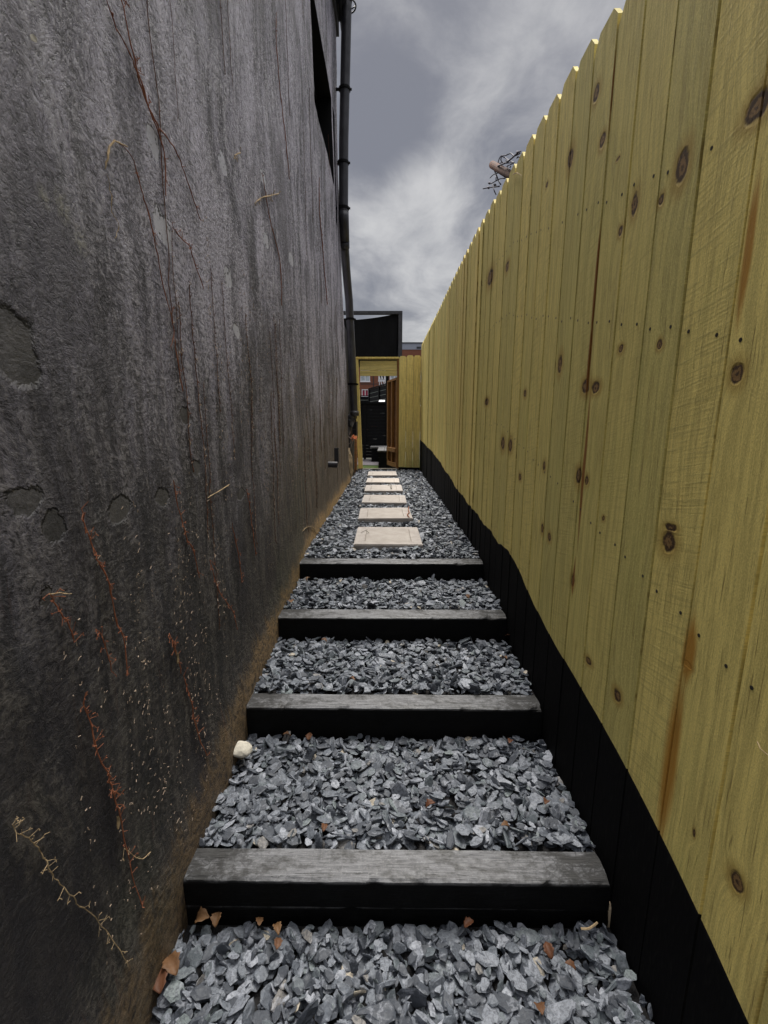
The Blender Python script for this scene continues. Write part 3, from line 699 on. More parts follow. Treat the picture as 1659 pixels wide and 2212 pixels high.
mb = MB(); mb.tube([bt+Vector((.004,0,.05)), bt+Vector((0,0,-.02))], pr*1.22, 20); mb.tube([bt+Vector((0,0,-.01)), el2, el_], [pr*1.12, pr*1.15, pr*1.1], 20); mb.tube([el2+Vector((-.008,.0,-.02)), el2+Vector((-.014,.002,-.033))], pr*1.28, 20)
mb.tube([el_, el_+Vector((-.04,.04,-.12))], pr*.95, 20); part(mb, 'shoe', M['pipe'], dp, True)
def clip(c, lug=True, tilt=0):
    mb = MB(); d = Vector((0,0,1)); mb.tube([c-d*.014, c+d*.014], pr*1.22, 20); mb.box(c.x-.125, c.x-.05, c.y-.012, c.y+.012, c.z-.012, c.z+.012)
    mb.box(c.x+.055, c.x+.085, c.y-.008, c.y+.008, c.z-.010, c.z+.010); part(mb, 'clip', M['plain_black'], dp)
for c in (ppt(744.5, 193, 6.2), ppt(741.5, 352, 6.2), ppt(742, 450, 6.2), ppt(756.5, 690, 7.0), ppt(762, 830, 7.0)): clip(c)
# open hopper ring at the head
c = A[0]+Vector((0,0,-.02)); mb = MB()
ring = [c+Vector((.105*math.cos(t), .105*math.sin(t), 0)) for t in [2*math.pi*k/24 for k in range(25)]]
mb.tube(ring, .009, 8, cap=False)
for t in (0, 2.1, 4.2): mb.tube([c+Vector((.105*math.cos(t), .105*math.sin(t), 0)), c+Vector((.058*math.cos(t), .058*math.sin(t), -.03))], .006, 6)
mb.tube([c+Vector((0,0,.02)), c+Vector((0,0,.16))], [.06, .075], 20); part(mb, 'hopper', M['pipe'], dp, True)
tag(dp, 'black plastic drainpipe with a cranked foot at the far corner of the wall', 'drainpipe')
# tangle of twine and cable at its foot
def wirething(name, paths, rad, mat, lb, cat):
    mb = MB()
    for p in paths: mb.tube(smoothp(p), rad, 6)
    o = mb.build(name, mat, smooth=True); tag(o, lb, cat); return o
def smoothp(p, k=6):
    p = [Vector(q) for q in p]
    if len(p) < 3: return p
    o = []
    for i in range(len(p)-1):
        p0, p1, p2, p3 = p[max(i-1,0)], p[i], p[i+1], p[min(i+2, len(p)-1)]
        for s in range(k):
            t = s/k; o.append(.5*((2*p1)+(-p0+p2)*t+(2*p0-5*p1+4*p2-p3)*t*t+(-p0+3*p1-3*p2+p3)*t**3))
    return o+[p[-1]]
q = lambda x, y, Y=7.25: ppt((1080+x*200/1659)*.6636, (1360+y*200/1659)*.6636, Y)
wirething('twine', [[q(520,560), q(560,520), q(585,465,7.2), q(600,500), q(640,530), q(690,520)], [q(530,570), q(570,545,7.2), q(640,570), q(670,585)], [q(590,480), q(560,500,7.2), q(610,545), q(665,560,7.2)], [q(575,470), q(600,540), q(550,630)]], .006, M['twine'], 'bright orange-pink twine knotted at the foot of the drainpipe', 'twine')
wirething('cable', [[q(370,440), q(420,470), q(500,550), q(580,545)], [q(590,580), q(540,720), q(460,960), q(400,1060)], [q(370,715), q(440,710), q(500,680), q(520,620)]], .0045, M['cable'], 'thin grey cable looping out of the broken wall corner under the twine', 'cable')
# grey post + brick pier + conduit box between house and gate
mb = MB(); mb.box(-.035, .035, -.035, .035, 0, .72, bev=.008); o = mb.build('old_post', M['greypost']); o.location = (-.628, 8.05, -.95); o.rotation_euler = (0, R(1), 0); tag(o, 'short weathered grey post beside the broken wall corner', 'post')
mb = MB(); mb.box(-.10, .042, -.11, .16, 0, .72, bev=.003); o = mb.build('brick_pier', M['brick_pier']); o.location = (-.615, 8.55, -.95); tag(o, 'narrow orange brick pier just left of the gateway post', 'brick pier')

# ---------------------------------------------------------------- gateway at the far end
YG = 8.82
gate = empty('gateway', (-.16, YG, -.878))
mb = MB(); mb.box(-.585, -.500, YG-.005, YG+.09, -.95, 1.195, bev=.003)
M_ = Matrix.Translation(Vector((-.54, YG, -.9))) @ Matrix.Rotation(R(-1.9), 4, 'Y') @ Matrix.Translation(Vector((.54, -YG, .9)))
mb.v = [tuple(M_ @ Vector(p)+Vector((.022,0,0))) for p in mb.v]
part(mb, 'post', M['pine'], gate)
mb = MB(); mb.box(.190, .225, YG-.005, YG+.09, -.95, 1.198, bev=.003); part(mb, 'post', M['pine_orange'], gate)
for a, b, dx in ((.888, .983, 0), (.988, 1.083, .0), (1.088, 1.165, .012)):
    mb = MB(); mb.box(-.515, .186, YG+.012+dx, YG+.034+dx, a, b, bev=.002); part(mb, 'lintel_board', M['pine_h'], gate)
mb = MB(); mb.box(-.590, .226, YG-.012, YG+.10, 1.2, 1.228, bev=.002); part(mb, 'cap_rail', M['pine'], gate)
mb = MB(); mb.box(-.575, .228, YG-.03, YG+.06, -.93, -.868, bev=.003); part(mb, 'threshold', M['greypost'], gate)
mb = MB(); mb.box(-.592, -.566, YG-.045, YG-.007, -.28, .04, bev=.004); part(mb, 'conduit_box', M['greypost'], gate)
tag(gate, 'pale new pine gateway frame with planked lintel at the end of the path', 'gateway')
# open gate leaf
leaf = empty('gate_leaf', (.205, YG+.06, -.86)); ang = math.atan2(-.185, .70)
leaf.rotation_euler = (0, 0, -math.atan2(-.19, .69)); hl = 1.72; wl = .70
def lp(x0, x1, y0, y1, z0, z1, name, mat):
    mb = MB(); mb.box(x0, x1, y0, y1, z0, z1, bev=.002); return mb.build(name, mat, leaf)
lp(-.022, .026, 0, .045, 0, hl, 'stile', M['pine_orange']); lp(-.022, .026, wl-.045, wl, 0, hl, 'stile', M['pine_orange'])
lp(-.020, .024, .33, .375, .092, hl-.04, 'stile', M['pine_orange'])
lp(-.045, .026, .046, wl-.046, .30, .38, 'ledge', M['pine_orange']); lp(-.020, .026, .046, wl-.046, hl-.035, hl+.0, 'ledge', M['pine_orange']); lp(-.020, .024, .046, wl-.046, 0, .09, 'ledge', M['pine_orange'])
mb = MB()
for k in range(6): mb.box(.0275, .043, .002+k*.117, .002+k*.117+.114, .0, hl+.02)
mb.build('board_panel', M['pine_dark'], leaf)
tag(leaf, 'orange-brown framed gate leaf standing open inward, seen from its ledged back', 'gate')
# three boards filling between gateway and fence
pan = empty('fence_panel', (.41, YG, -.86)); pb = MB(); w = .1375
for k in range(3):
    x0 = .229+k*w+.001; x1 = x0+w-.006; tp = 1.245+[0,.012,.012][k]; yy = YG-.004-[.001,.010,.002][k]; bt_ = -.84-.004*k
    outl = [(x0, bt_), (x1, bt_), (x1, tp-.03), (x1-.024, tp), (x0+.024, tp), (x0, tp-.03)]
    pb.add([(a, yy, b) for a, b in outl]+[(a, YG+.014, b) for a, b in outl], [tuple(range(6)), tuple(range(6, 12))[::-1]]+[(q_, (q_+1) % 6, (q_+1) % 6+6, q_+6) for q_ in range(6)])
n = NT('panel_wood'); M['panelw'] = pine('panel_pine', base=(.80,.66,.24), kp=.35, PY=.1375, axis='X')
part(pb, 'board_panel', M['panelw'], pan)
for z in (-.5, .25, .95):
    mb = MB(); mb.box(.228, .64, YG+.016, YG+.05, z-.04, z+.04); part(mb, 'rail', M['fence_back'], pan)
mb = MB(); mb.box(.228, .64, YG-.002, YG+.02, -.95, -.846); part(mb, 'gravel_board', M['black_wood'], pan)
tag(pan, 'three yellow pine dog-eared boards between the gateway and the long fence', 'fence panel')

# ---------------------------------------------------------------- yard beyond
mb = MB(); mb.box(-3.0, 3.0, YG+.12, 12.0, -.971, -.955); tag(mb.build('lawn', M['turf']), kind='structure')
mb = MB(); mb.add([(-2.0,10.55,-.953),(.4,10.35,-.953),(.4,11.97,-.953),(-2.0,11.97,-.953),(-2.0,10.55,-.935),(-.05,10.42,-.935),(.4,10.35,-.935),(.4,11.97,-.935),(-2.0,11.97,-.935)], [(0,1,6,5,4),(4,5,6,7,8),(1,2,7,6),(2,3,8,7),(3,0,4,8)])
o = mb.build('rubber_mat', M['mat']); tag(o, 'dark mauve-grey mat spread on the turf inside the gateway', 'mat')
# black slatted screen
scr = empty('slatted_screen', (-.4, 12.05, -.96))
mb = MB()
for k in range(17):
    z0 = -.90+k*.0835; mb.box(-1.35, -.035, 12.03, 12.046, z0, z0+.0805)
part(mb, 'slats', M['black_wood'], scr)
for x0, x1 in ((-.62,-.56), (-.035,.045), (-1.4,-1.35)):
    mb = MB(); mb.box(x0, x1, 12.0 if x0 > -.1 else 12.005, 12.03 if x0 < -.1 else 12.09, -.96, .53 if x0 < -.1 else 1.35, bev=.003); part(mb, 'post', M['black_wood'], scr)
mb = MB(); mb.box(-1.36, -.036, 11.99, 12.07, .522, .55, bev=.003); part(mb, 'cap_rail', M['black_wood'], scr)
tag(scr, 'black slatted timber screen at the back of the yard, seen through the gateway', 'screen')
mb = MB(); mb.box(-.085, .085, -.03, .06, 0, .010, bev=.002); mb.add([(-.080,-.025,.010),(.080,-.025,.010),(.085,.05,.055),(-.06,.05,.055),(.085,.052,.010),(-.06,.052,.010)], [(0,1,2,3),(1,4,2),(0,3,5),(2,4,5,3)])
o = mb.build('white_roof_shape', M['white']); o.location = (-.14, 12.03, .552); tag(o, 'small white sloping shape added for a far shed roof, above the black slatted screen', 'box')  # small sloped form added in place of a far shed roof
# bench
bench = empty('corner_bench', (.1, 10.7, -.955))
mb = MB()
for k in range(4): mb.box(-.205+k*.15, -.205+k*.15+.144, 9.72, 11.2, -.602, -.570, bev=.003)
for k in range(4): mb.box(-.42, .39, 11.21+k*.19, 11.21+k*.19+.183, -.603, -.571, bev=.003)
part(mb, 'seat', M['greyplank'], bench)
mb = MB()
for k in range(3):
    mb.box(-.185, -.165, 9.76, 11.2, -.95+k*.115, -.95+k*.115+.108); mb.box(-.184, .38, 9.745, 9.765, -.95+k*.115, -.95+k*.115+.108); mb.box(-.39, -.186, 11.235, 11.255, -.95+k*.115, -.95+k*.115+.108)
part(mb, 'base', M['black_wood'], bench); mb = MB(); mb.box(-.16, .36, 9.78, 11.9, -.955, -.61); mb.box(-.37, -.161, 11.26, 11.9, -.955, -.612); part(mb, 'core', M['black_wood'], bench)
tag(bench, 'black boxed corner bench with grey planked seat inside the gateway', 'bench')
# pergola with black sheet
pg = empty('pergola', (-.3, 12.3, -.96)); YP = 12.25
sc_ = YP/12.0
for x0, x1 in ((.285*sc_, .385*sc_), (-1.9, -1.8)):
    mb = MB(); mb.box(x0, x1, YP, YP+.1, -.96, 2.775*sc_, bev=.004); part(mb, 'post', M['fascia'], pg)
mb = MB(); mb.box(-1.9, .385*sc_, YP-.008, YP+.108, 2.70*sc_, 2.775*sc_, bev=.004); part(mb, 'beam', M['fascia'], pg)
mb = MB(); mb.box(.29*sc_, .38*sc_, YP+.11, YP+2.6, 2.62*sc_, 2.72*sc_); part(mb, 'beam', M['black_wood'], pg)
mb = MB(); nS = 30; vs = []
for k in range(nS+1):
    t = k/nS; x = -1.8+(.285*sc_+1.8)*t; tz = 2.55+(.16)*max(0,(t-.35)/.65)**1.7*1.0+.02
    vs += [(x, YP+.05+.02*math.sin(t*23), 1.45), (x, YP+.055+.025*math.sin(t*31+1), 2.0), (x, YP+.06, tz*sc_)]
mb.add(vs, [(k*3+j, (k+1)*3+j, (k+1)*3+j+1, k*3+j+1) for k in range(nS) for j in range(2)])
b0 = len(vs); 
so = mb.build('screen_sheet', M['plain_black'], pg); so.location = (-pg.location.x, -pg.location.y, -pg.location.z)
sm = so.modifiers.new('thick', 'SOLIDIFY'); sm.thickness = .012
tag(pg, 'tall black framed pergola hung with a sagging black sheet behind the gateway', 'pergola')
# neighbouring black fences
def slatfence(p0, p1, ztop, n_, lb, lab_gap=True):
    p0 = Vector((*p0, 0)); p1 = Vector((*p1, 0)); L = (p1-p0).length
    root = empty('slatted_fence', (p0.x, p0.y, -.972), math.atan2(p1.y-p0.y, p1.x-p0.x)); H = ztop+.972
    mb = MB(); hb = .155
    k = 0; z = H-hb
    while z > .02: mb.box(.0, L, 0, .02, z, z+hb-.018); z -= hb
    mb.build('slats', M['black_wood'], root)
    mb = MB(); z = H-hb
    while z > H-1.1: mb.box(0, L, .003, .017, z-.018, z-.001); z -= hb*1.0
    mb.build('gap_light', M['gaplight'], root)  # pale strips stand in for daylight showing through the gaps
    mb = MB(); mb.box(-.03, L+.03, -.03, .05, H, H+.03); mb.build('cap_rail', M['black_wood'], root)
    k = max(1, int(L/1.1))
    for j in range(k+1):
        mb = MB(); mb.box(j*L/k-.04, j*L/k+.04, -.04, -.002, 0, H-.001); mb.build('post', M['black_wood'], root)
    tag(root, lb, 'fence')
slatfence((-.68, 17.8), (.55, 13.8), 1.30, 5, 'black slatted garden fence slanting away above the yard screen')
slatfence((-3.5, 20.0), (-.72, 19.9), 1.16, 5, 'low black slatted fence farther back, under the white window of the brick block')

# ---------------------------------------------------------------- brick block of flats
bb = empty('brick_building', (0, 60, -.97)); YB = 60.0
wins = [(-3.45, -2.2, 5.33, 6.75, 'curtain'), (-3.28, -2.40, 3.50, 4.35, 'redblind'), (-1.12, -.30, 5.40, 6.9, 'glass'), (.35, 1.5, 5.2, 6.6, 'curtain'), (-6.4, -5.2, 5.3, 6.7, 'curtain'), (4.2, 5.4, 5.3, 6.7, 'curtain'), (4.2, 5.4, 2.3, 3.7, 'glass'), (.4, 1.6, 2.3, 3.7, 'glass'), (-6.4, -5.2, 2.3, 3.7, 'glass')]
mb = MB(); gx = sorted(set([-16, 22]+[w[0] for w in wins]+[w[1] for w in wins])); gzz = sorted(set([-1, 9.25]+[w[2] for w in wins]+[w[3] for w in wins]))
for i in range(len(gx)-1):
    for j in range(len(gzz)-1):
        cx, cz = (gx[i]+gx[i+1])/2, (gzz[j]+gzz[j+1])/2
        if any(w[0] < cx < w[1] and w[2] < cz < w[3] for w in wins): continue
        mb.add([(gx[i],YB,gzz[j]),(gx[i+1],YB,gzz[j]),(gx[i+1],YB,gzz[j+1]),(gx[i],YB,gzz[j+1])], [(0,1,2,3)])
mb.box(-16, 22, YB+.25, YB+10, -1, 9.25)
part(mb, 'wall', M['brick'], bb)
mb = MB(); mb.box(-16.1, 22.1, YB-.05, YB+10.1, 9.255, 10.0); part(mb, 'cladding', M['cladding'], bb)
mb = MB(); mb.box(-16.2, 22.2, YB-.12, YB+10.2, 10.003, 10.12); part(mb, 'coping', M['fascia'], bb)
mb = MB(); mb.box(3.75, 4.3, YB-.08, YB-.055, 9.35, 9.6); part(mb, 'vent', M['fascia'], bb)
for (x0, x1, z0, z1, g_) in wins:
    f = MB(); t = .09; f.box(x0, x1, YB-.02, YB+.1, z0, z0+t); f.box(x0, x1, YB-.02, YB+.1, z1-t, z1)
    f.box(x0, x0+t, YB-.018, YB+.1, z0+t, z1-t); f.box(x1-t, x1, YB-.018, YB+.1, z0+t, z1-t); f.box((x0+x1)/2-t/2, (x0+x1)/2+t/2, YB-.016, YB+.1, z0+t, z1-t)
    f.box(x0-.06, x1+.06, YB-.1, YB-.021, z0-.08, z0)
    w_ = part(f, 'window', M['white'], bb)
    g2 = MB(); g2.add([(x0+t,YB+.06,z0+t),(x1-t,YB+.06,z0+t),(x1-t,YB+.06,z1-t),(x0+t,YB+.06,z1-t)], [(0,1,2,3)]); g2.build('pane', M[g_], w_)
mb = MB(); mb.tube([(-1.75, YB-.08, -.9), (-1.75, YB-.08, 9.2)], .05, 8); part(mb, 'drainpipe', M['fascia'], bb)
mb = MB(); mb.box(-3.4, 2, YB-.02, YB-.001, 4.98, 5.06); part(mb, 'band', M['fascia'], bb)
tag(bb, 'distant red brick block with white windows and grey clad parapet', 'building')
st = MB()
for k in range(3): st.tube([(-1.0+k*.32, YB-2.0, 5.9-k*.05), (-.35+k*.32, YB-2.0, 3.9)], .05, 6)
st.tube([(-.95, YB-2.0, 6.6), (.1, YB-2, 3.7)], .06, 6); st.tube([(-.2, YB-2, 6.6), (-.2, YB-2, -.97)], .06, 6); st.tube([(.5, YB-2, 5.6), (.5, YB-2, -.97)], .06, 6); st.tube([(-.95, YB-2, 6.6), (-.95, YB-2, -.97)], .05, 6)
o = st.build('stair_railing', M['white']); tag(o, 'white diagonal stair railings in front of the brick block', 'railing')

# ---------------------------------------------------------------- old post and barbed wire behind the fence
q3 = lambda x, y, X=.80: (lambda px, py: Vector((X, *onX(px, py, X))))((1550+x*250/1659)*.6636, (400+y*300/1991)*.6636)
mp = empty('metal_post', (1.0, 2.7, -1.0))
a = q3(352, 905); b = q3(700, 1110); d = (b-a)
mb = MB(); mb.tube([a, a+d*2.3], .026, 14); part(mb, 'arm', M['rust'], mp, True)
e = a+d*2.3; mb = MB(); mb.tube([e+Vector((.0,0,.02)), Vector((e.x, e.y, -1.1))], .026, 14); part(mb, 'upright', M['rust'], mp, True)
tag(mp, 'rusty steel post leaning out above the top of the pine fence', 'metal post')
pw = [[(470,930),(620,870),(740,790),(860,680),(900,640),(960,610)], [(465,910),(490,800),(540,715),(640,700),(745,660),(810,710),(870,700),(950,655)], [(545,715),(620,750),(700,800),(800,850),(820,860)], [(545,730),(535,800),(560,850),(590,870)],
      [(490,880),(560,860),(640,870),(740,860),(820,855)], [(820,870),(740,900),(670,940),(730,1010)], [(650,920),(680,945)], [(400,1040),(440,1140),(480,1240),(530,1330)], [(300,1190),(370,1120),(480,1080)], [(280,1300),(340,1300),(470,1230),(540,1200),(620,1200)],
      [(340,1300),(370,1400),(400,1490),(430,1550)], [(150,1420),(260,1400),(380,1385),(500,1370)], [(425,1160),(430,1240)], [(880,760),(905,735),(935,745)], [(640,815),(690,830)], [(720,990),(745,940)]]
mb = MB(); r = random.Random(4)
for k, p in enumerate(pw):
    pts = [q3(x, y, .80+r.uniform(-.035, .035)) for x, y in p]; mb.tube(smoothp(pts, 5), .0050 if k in (0, 7, 11) else .0036, 6)
for x, y in ((480,925),(895,640),(285,1300),(262,1400),(680,830),(405,1340)): mb.tube([q3(x-12, y-8), q3(x+12, y+8)], .008, 6)
o = mb.build('barbed_wire', M['wire'], smooth=True); tag(o, 'tangled grey barbed wire sticking up above the fence beside the rusty post', 'wire')

# ---------------------------------------------------------------- dead creeper on the wall
def vine(pts, rad, lb, pale=False, twigs=1.0, seed=0, name='creeper_stem'):
    r = random.Random(seed); P3 = []
    for x, y in pts:
        Y, Z = onX(x, y, PXL+.004); P3.append(Vector((wallx(Y, Z)+.004, Y, Z)))
    L = sum((b-a).length for a, b in zip(P3, P3[1:])); S = smoothp(P3, max(4, int(L/len(P3)/.02)))
    S = [Vector((wallx(p.y, p.z)+.003+r.uniform(0, .003), p.y+r.uniform(-1,1)*.0018, p.z)) for p in S]
    n_ = len(S); mb = MB(); mb.tube(S, [rad*(1-.5*abs(i/n_*2-1)**3)*r.uniform(.7, 1.2) for i in range(n_)], 5)
    for i in range(n_):
        for _ in range(2):
            if r.random() < .42*twigs:
                p = S[i]; l = r.uniform(.006, .022); a = r.uniform(0, 6.28); e = p+Vector((r.uniform(.001, .008), l*math.cos(a), l*math.sin(a)))
                mb.tube([p, e], [rad*.5, rad*.3], 4)
                if r.random() < .6:
                    for _ in range(2):
                        f = e+Vector((r.uniform(0, .004), r.uniform(-.006, .006), r.uniform(-.006, .006))); mb.tube([e, f], [rad*.45, rad*.6], 4)
    o = mb.build(name, M['vine_pale'] if pale else M['vine']); tag(o, lb, 'dead creeper', 'dead creeper stems on the dark wall'); return o
za = lambda l: [(x*.44, y*.44) for x, y in l]; zb = lambda l: [(x*.48, 730+y*.48) for x, y in l]; zc = lambda l: [(x*.36, 1460+y*.36) for x, y in l]
VN = [
 (za([(520,-40),(590,140),(660,270),(700,380),(740,500),(790,610),(840,680),(890,760),(930,880),(970,990),(1000,1080)]), .0019, 'long dark red stem from the top of the wall, slanting right to mid height', 0, .25),
 (za([(605,-40),(640,130),(680,300),(720,420),(760,560),(800,660),(830,780),(832,960)]), .0019, 'dark red stem at the top of the wall, tight beside the longest one', 0, .4),
 (za([(600,700),(660,760),(700,880),(730,980),(760,1100),(790,1250),(830,1450),(870,1620),(860,1700)]), .0015, 'thin red stem left of the pale peeled paint patches', 0, .5),
 (za([(540,830),(550,760),(575,695),(600,700),(640,720)]), .0022, 'bent straw-coloured stalk high on the wall', 1, 0),
 (za([(541,850),(565,960),(570,1040),(605,1110),(580,1170)]), .0008, 'hair-thin pale tendril hanging below the straw stalk', 1, 0),
 (za([(1365,60),(1370,260),(1400,600),(1425,880)]), .0026, 'dark thin stem high on the wall near the window', 0, .1),
 (za([(1290,850),(1330,1080),(1380,1300),(1385,1500)]), .0024, 'fine stem below the window, left of the drainpipe', 0, .1),
 (za([(1570,870),(1575,1080),(1600,1380),(1610,1500)]), .0040, 'rusty stem close beside the bend of the drainpipe', 0, .6),
 (za([(1255,1000),(1290,970),(1330,960),(1370,950)]), .0030, 'short pale crosswise twig high on the wall', 1, .8),
 (za([(1160,780),(1165,760),(1188,750)]), .0022, 'tiny pale hooked twig left of the crosswise twig', 1, .3),
 (za([(870,1120),(910,1170),(950,1210),(980,1300),(1020,1420)]), .0016, 'short reddish stem right of the lower peeled paint patch', 0, .8),
 (zb([(805,0),(820,100),(840,240)]), .0018, 'bright red short stem at the middle of the wall', 0, .2),
 (zb([(370,770),(400,880),(440,1000),(490,1110),(530,1260),(570,1380),(585,1520)]), .0016, 'long bristly rust-red stem in the lower middle of the wall', 0, 1.6),
 (zb([(225,1150),(270,1230),(310,1280),(345,1370)]), .0014, 'short bristly red stem under a straw at lower left of the wall', 0, 1.5),
 (zb([(220,1152),(270,1148),(320,1152)]), .0011, 'straight straw lying level on the wall at lower left', 1, 0),
 (zb([(440,1310),(480,1360),(510,1500)]), .0013, 'short red stem just left of the foot of the long bristly one', 0, 1.6),
 (zb([(785,640),(810,760),(850,900),(880,950),(910,1080)]), .0017, 'bristly red stem down the centre of the wall', 0, 1.2),
 (zb([(775,1330),(800,1400),(830,1510)]), .0022, 'orange-red tufted stem low on the wall with a pale dead leaf', 0, 1.4),
 (zb([(960,1000),(1000,1140),(1060,1230),(1080,1310)]), .0018, 'brown stem low on the wall above the second sleeper', 0, 1.),
 (zb([(1120,680),(1140,800),(1160,980)]), .0022, 'beaded brown stem on the wall left of the top sleeper', 0, 1.4),
 (zb([(1060,850),(1090,1000),(1100,1100)]), .0020, 'beaded stem running beside the brown one left of the top sleeper', 0, 1.4),
 (zb([(950,720),(1000,690),(1045,660)]), .0018, 'pale tendril slanting up across the centre of the wall', 1, .3),
 (zb([(1360,870),(1395,848),(1425,885)]), .0024, 'arched twig at the base of the wall beside the first slab', 1, .2),
 (zc([(510,170),(550,260),(580,400),(610,490),(670,610),(690,700),(730,800),(770,980),(800,1120),(850,1380)]), .0017, 'long orange-red stem in the lower left corner, reaching the nearest sleeper', 0, 1.5),
 (zc([(670,685),(700,690),(735,715)]), .0013, 'small side twig off the long orange-red stem', 0, .2),
 (zc([(95,890),(130,950),(200,985),(250,1050),(290,1100),(310,1160),(360,1230),(430,1310),(500,1380),(590,1450),(650,1530),(710,1620),(750,1740)]), .0012, 'lowest tan stem slanting down with paired buds at the bottom left', 1, .8),
 (zc([(1120,0),(1165,150),(1190,300),(1240,480)]), .0020, 'rust-orange stem low on the wall left of the second sleeper', 0, 1.4),
 (zc([(775,1030),(860,1100),(920,1060)]), .0011, 'thin hooked tendril near the foot of the wall', 1, .2),
]
for k, (p, rd, lb, pale, tw) in enumerate(VN): vine(p, rd, lb, bool(pale), tw, k+1)
# rootlet flecks: uncountable
mb = MB(); r = random.Random(9)
lines = []
for k in range(150):
    y0 = r.choice((r.uniform(1.2, 3.4), r.uniform(1.2, 3.4), r.uniform(.75, 1.3), r.uniform(3.4, 6.8))); z0 = r.uniform(-.2, .75) if y0 > 1.6 else r.uniform(-1, -.1)
    lines.append((y0, z0, r.uniform(.15, .75), r.uniform(-.03, .03)))
for (y0, z0, L, sl) in lines:
    for k in range(int(L*r.uniform(14, 34))):
        t = r.random(); Z = z0-L*t; Y = y0+sl*t+r.gauss(0, .008)
        if Z < -.88-.50*max(0, min(1, (2.9-Y)/2.9))+.03: continue
        X = wallx(Y, Z)+.002; l = r.uniform(.002, .009)*(1+.25*(Y > 3)); a = r.gauss(1.57, .6)
        p = Vector((X, Y, Z)); e = p+Vector((r.uniform(0,.002), l*math.cos(a), l*math.sin(a))); mb.tube([p, e], r.uniform(.0005, .0012)*(1+.4*(Y > 3)), 4)
        if r.random() < .3: mb.tube([e, e+Vector((.001, r.uniform(-.005,.005), r.uniform(-.005,.005)))], .0008, 4)
for k in range(46):
    hi = k >= 30
    if not hi: y0 = r.choice((r.uniform(1.3, 2.6), r.uniform(2.2, 4.2), r.uniform(4, 6.5))); z0 = r.uniform(-.1, .6); L = r.uniform(.35, .9)
    else: y0 = r.uniform(1.3, 5.8); z0 = r.uniform(1.0, 3.9); L = r.uniform(.35, 1.3)
    pts = []; yy = y0; q_ = 0; st_ = .03
    while q_ < L:
        zz = z0-q_; q_ += st_; yy += r.gauss(0, .0035)
        if zz < -.88-.50*max(0, min(1, (2.9-yy)/2.9))+.04: break
        pts.append(Vector((wallx(yy, zz)+.0025, yy, zz)))
    if len(pts) < 4: continue
    rr = r.uniform(.0007, .0013)*(1+.25*(y0 > 3)); mb.tube(pts, rr, 4, mi=1)
    for p in pts:
        for _ in range(2 if hi else 5):
            if r.random() < (.12 if hi else .55):
                a = r.uniform(0, 6.28); l = r.uniform(.004, .014)*(1 if not hi else .6); o_ = p+Vector((0, 0, r.uniform(-.015, .015))); mb.tube([o_, o_+Vector((r.uniform(.001,.006), l*math.cos(a), l*math.sin(a)))], rr*.8, 4, mi=r.choice((0, 1, 1)))
o = mb.build('creeper_rootlets', [M['residue'], M['vine_brown']]); tag(o, 'tiny pale rootlets and flecks left by the creeper all over the wall', 'creeper remains', kind='stuff')
# paint chip stuck on the wall high left
Y, Z = onX(83, 83, PXL+.005); mb = MB(); mb.add([(0,-.006,-.008),(.004,.006,-.006),(.006,.007,.006),(.001,-.002,.010),(-.002,-.007,.003)], [(0,1,2,3,4)]); mb.add([(-.003,-.006,-.008),(.001,.006,-.006),(.003,.007,.006),(-.002,-.002,.010),(-.005,-.007,.003)], [(4,3,2,1,0)])
o = mb.build('paint_flake', M['stone']); o.location = (wallx(Y, Z)+.004, Y, Z); o.scale = (.6,.6,.6); tag(o, 'small curled pale paint flake high on the wall at top left', 'paint flake')

# ---------------------------------------------------------------- white cobble, dry leaves, twigs
bm = bmesh.new(); bmesh.ops.create_icosphere(bm, subdivisions=4, radius=1)
for v in bm.verts:
    d = 1+.10*mn.noise(v.co*1.6)+.05*mn.noise(v.co*4)+.02*mn.noise(v.co*11); v.co = Vector((v.co.x*.044*d, v.co.y*.036*d, v.co.z*.020*d))
me = bpy.data.meshes.new('cobble'); bm.to_mesh(me); bm.free(); me.shade_smooth()
o = link('cobble', me, M['stone']); cx, cy = onZ(521, 1620, -1.225); o.location = (cx, cy, -1.222); o.rotation_euler = (.1, .2, .3)
tag(o, 'smooth white cobble at the left end of the gravel below the second sleeper', 'stone')
def leafobj(px, py, Z, L, lb, seed, name='dead_leaf'):
    r = random.Random(seed); X, Y = onZ(px, py, Z); nL = 9; vs = []; w = L*r.uniform(.30, .42); cl = r.uniform(.5, 1.6)
    for i in range(nL+1):
        t = i/nL; hw = w*math.sin(math.pi*min(1, t*.96+.02))**.8*(1+.18*math.sin(i*2.3+seed)); zc_ = math.sin(t*math.pi)*L*.12*cl
        for s in (-1, -.5, 0, .5, 1): vs.append((s*hw, (t-.5)*L, zc_+abs(s)**1.5*hw*.55*cl+.0015*mn.noise(Vector((s*2, t*6, seed)))))
    fs = [(i*5+j, i*5+j+1, (i+1)*5+j+1, (i+1)*5+j) for i in range(nL) for j in range(4)]
    mb = MB(); mb.add(vs, fs); o = mb.build(name, M['leaf'], smooth=True)
    m_ = o.modifiers.new('t', 'SOLIDIFY'); m_.thickness = .0006
    o.location = (X, Y, Z+.003); o.rotation_euler = (r.uniform(-.15, .5), r.uniform(-.3, .3), r.uniform(0, 6.28))
    tag(o, lb, 'leaf', 'dead leaves fallen on the slate chippings')
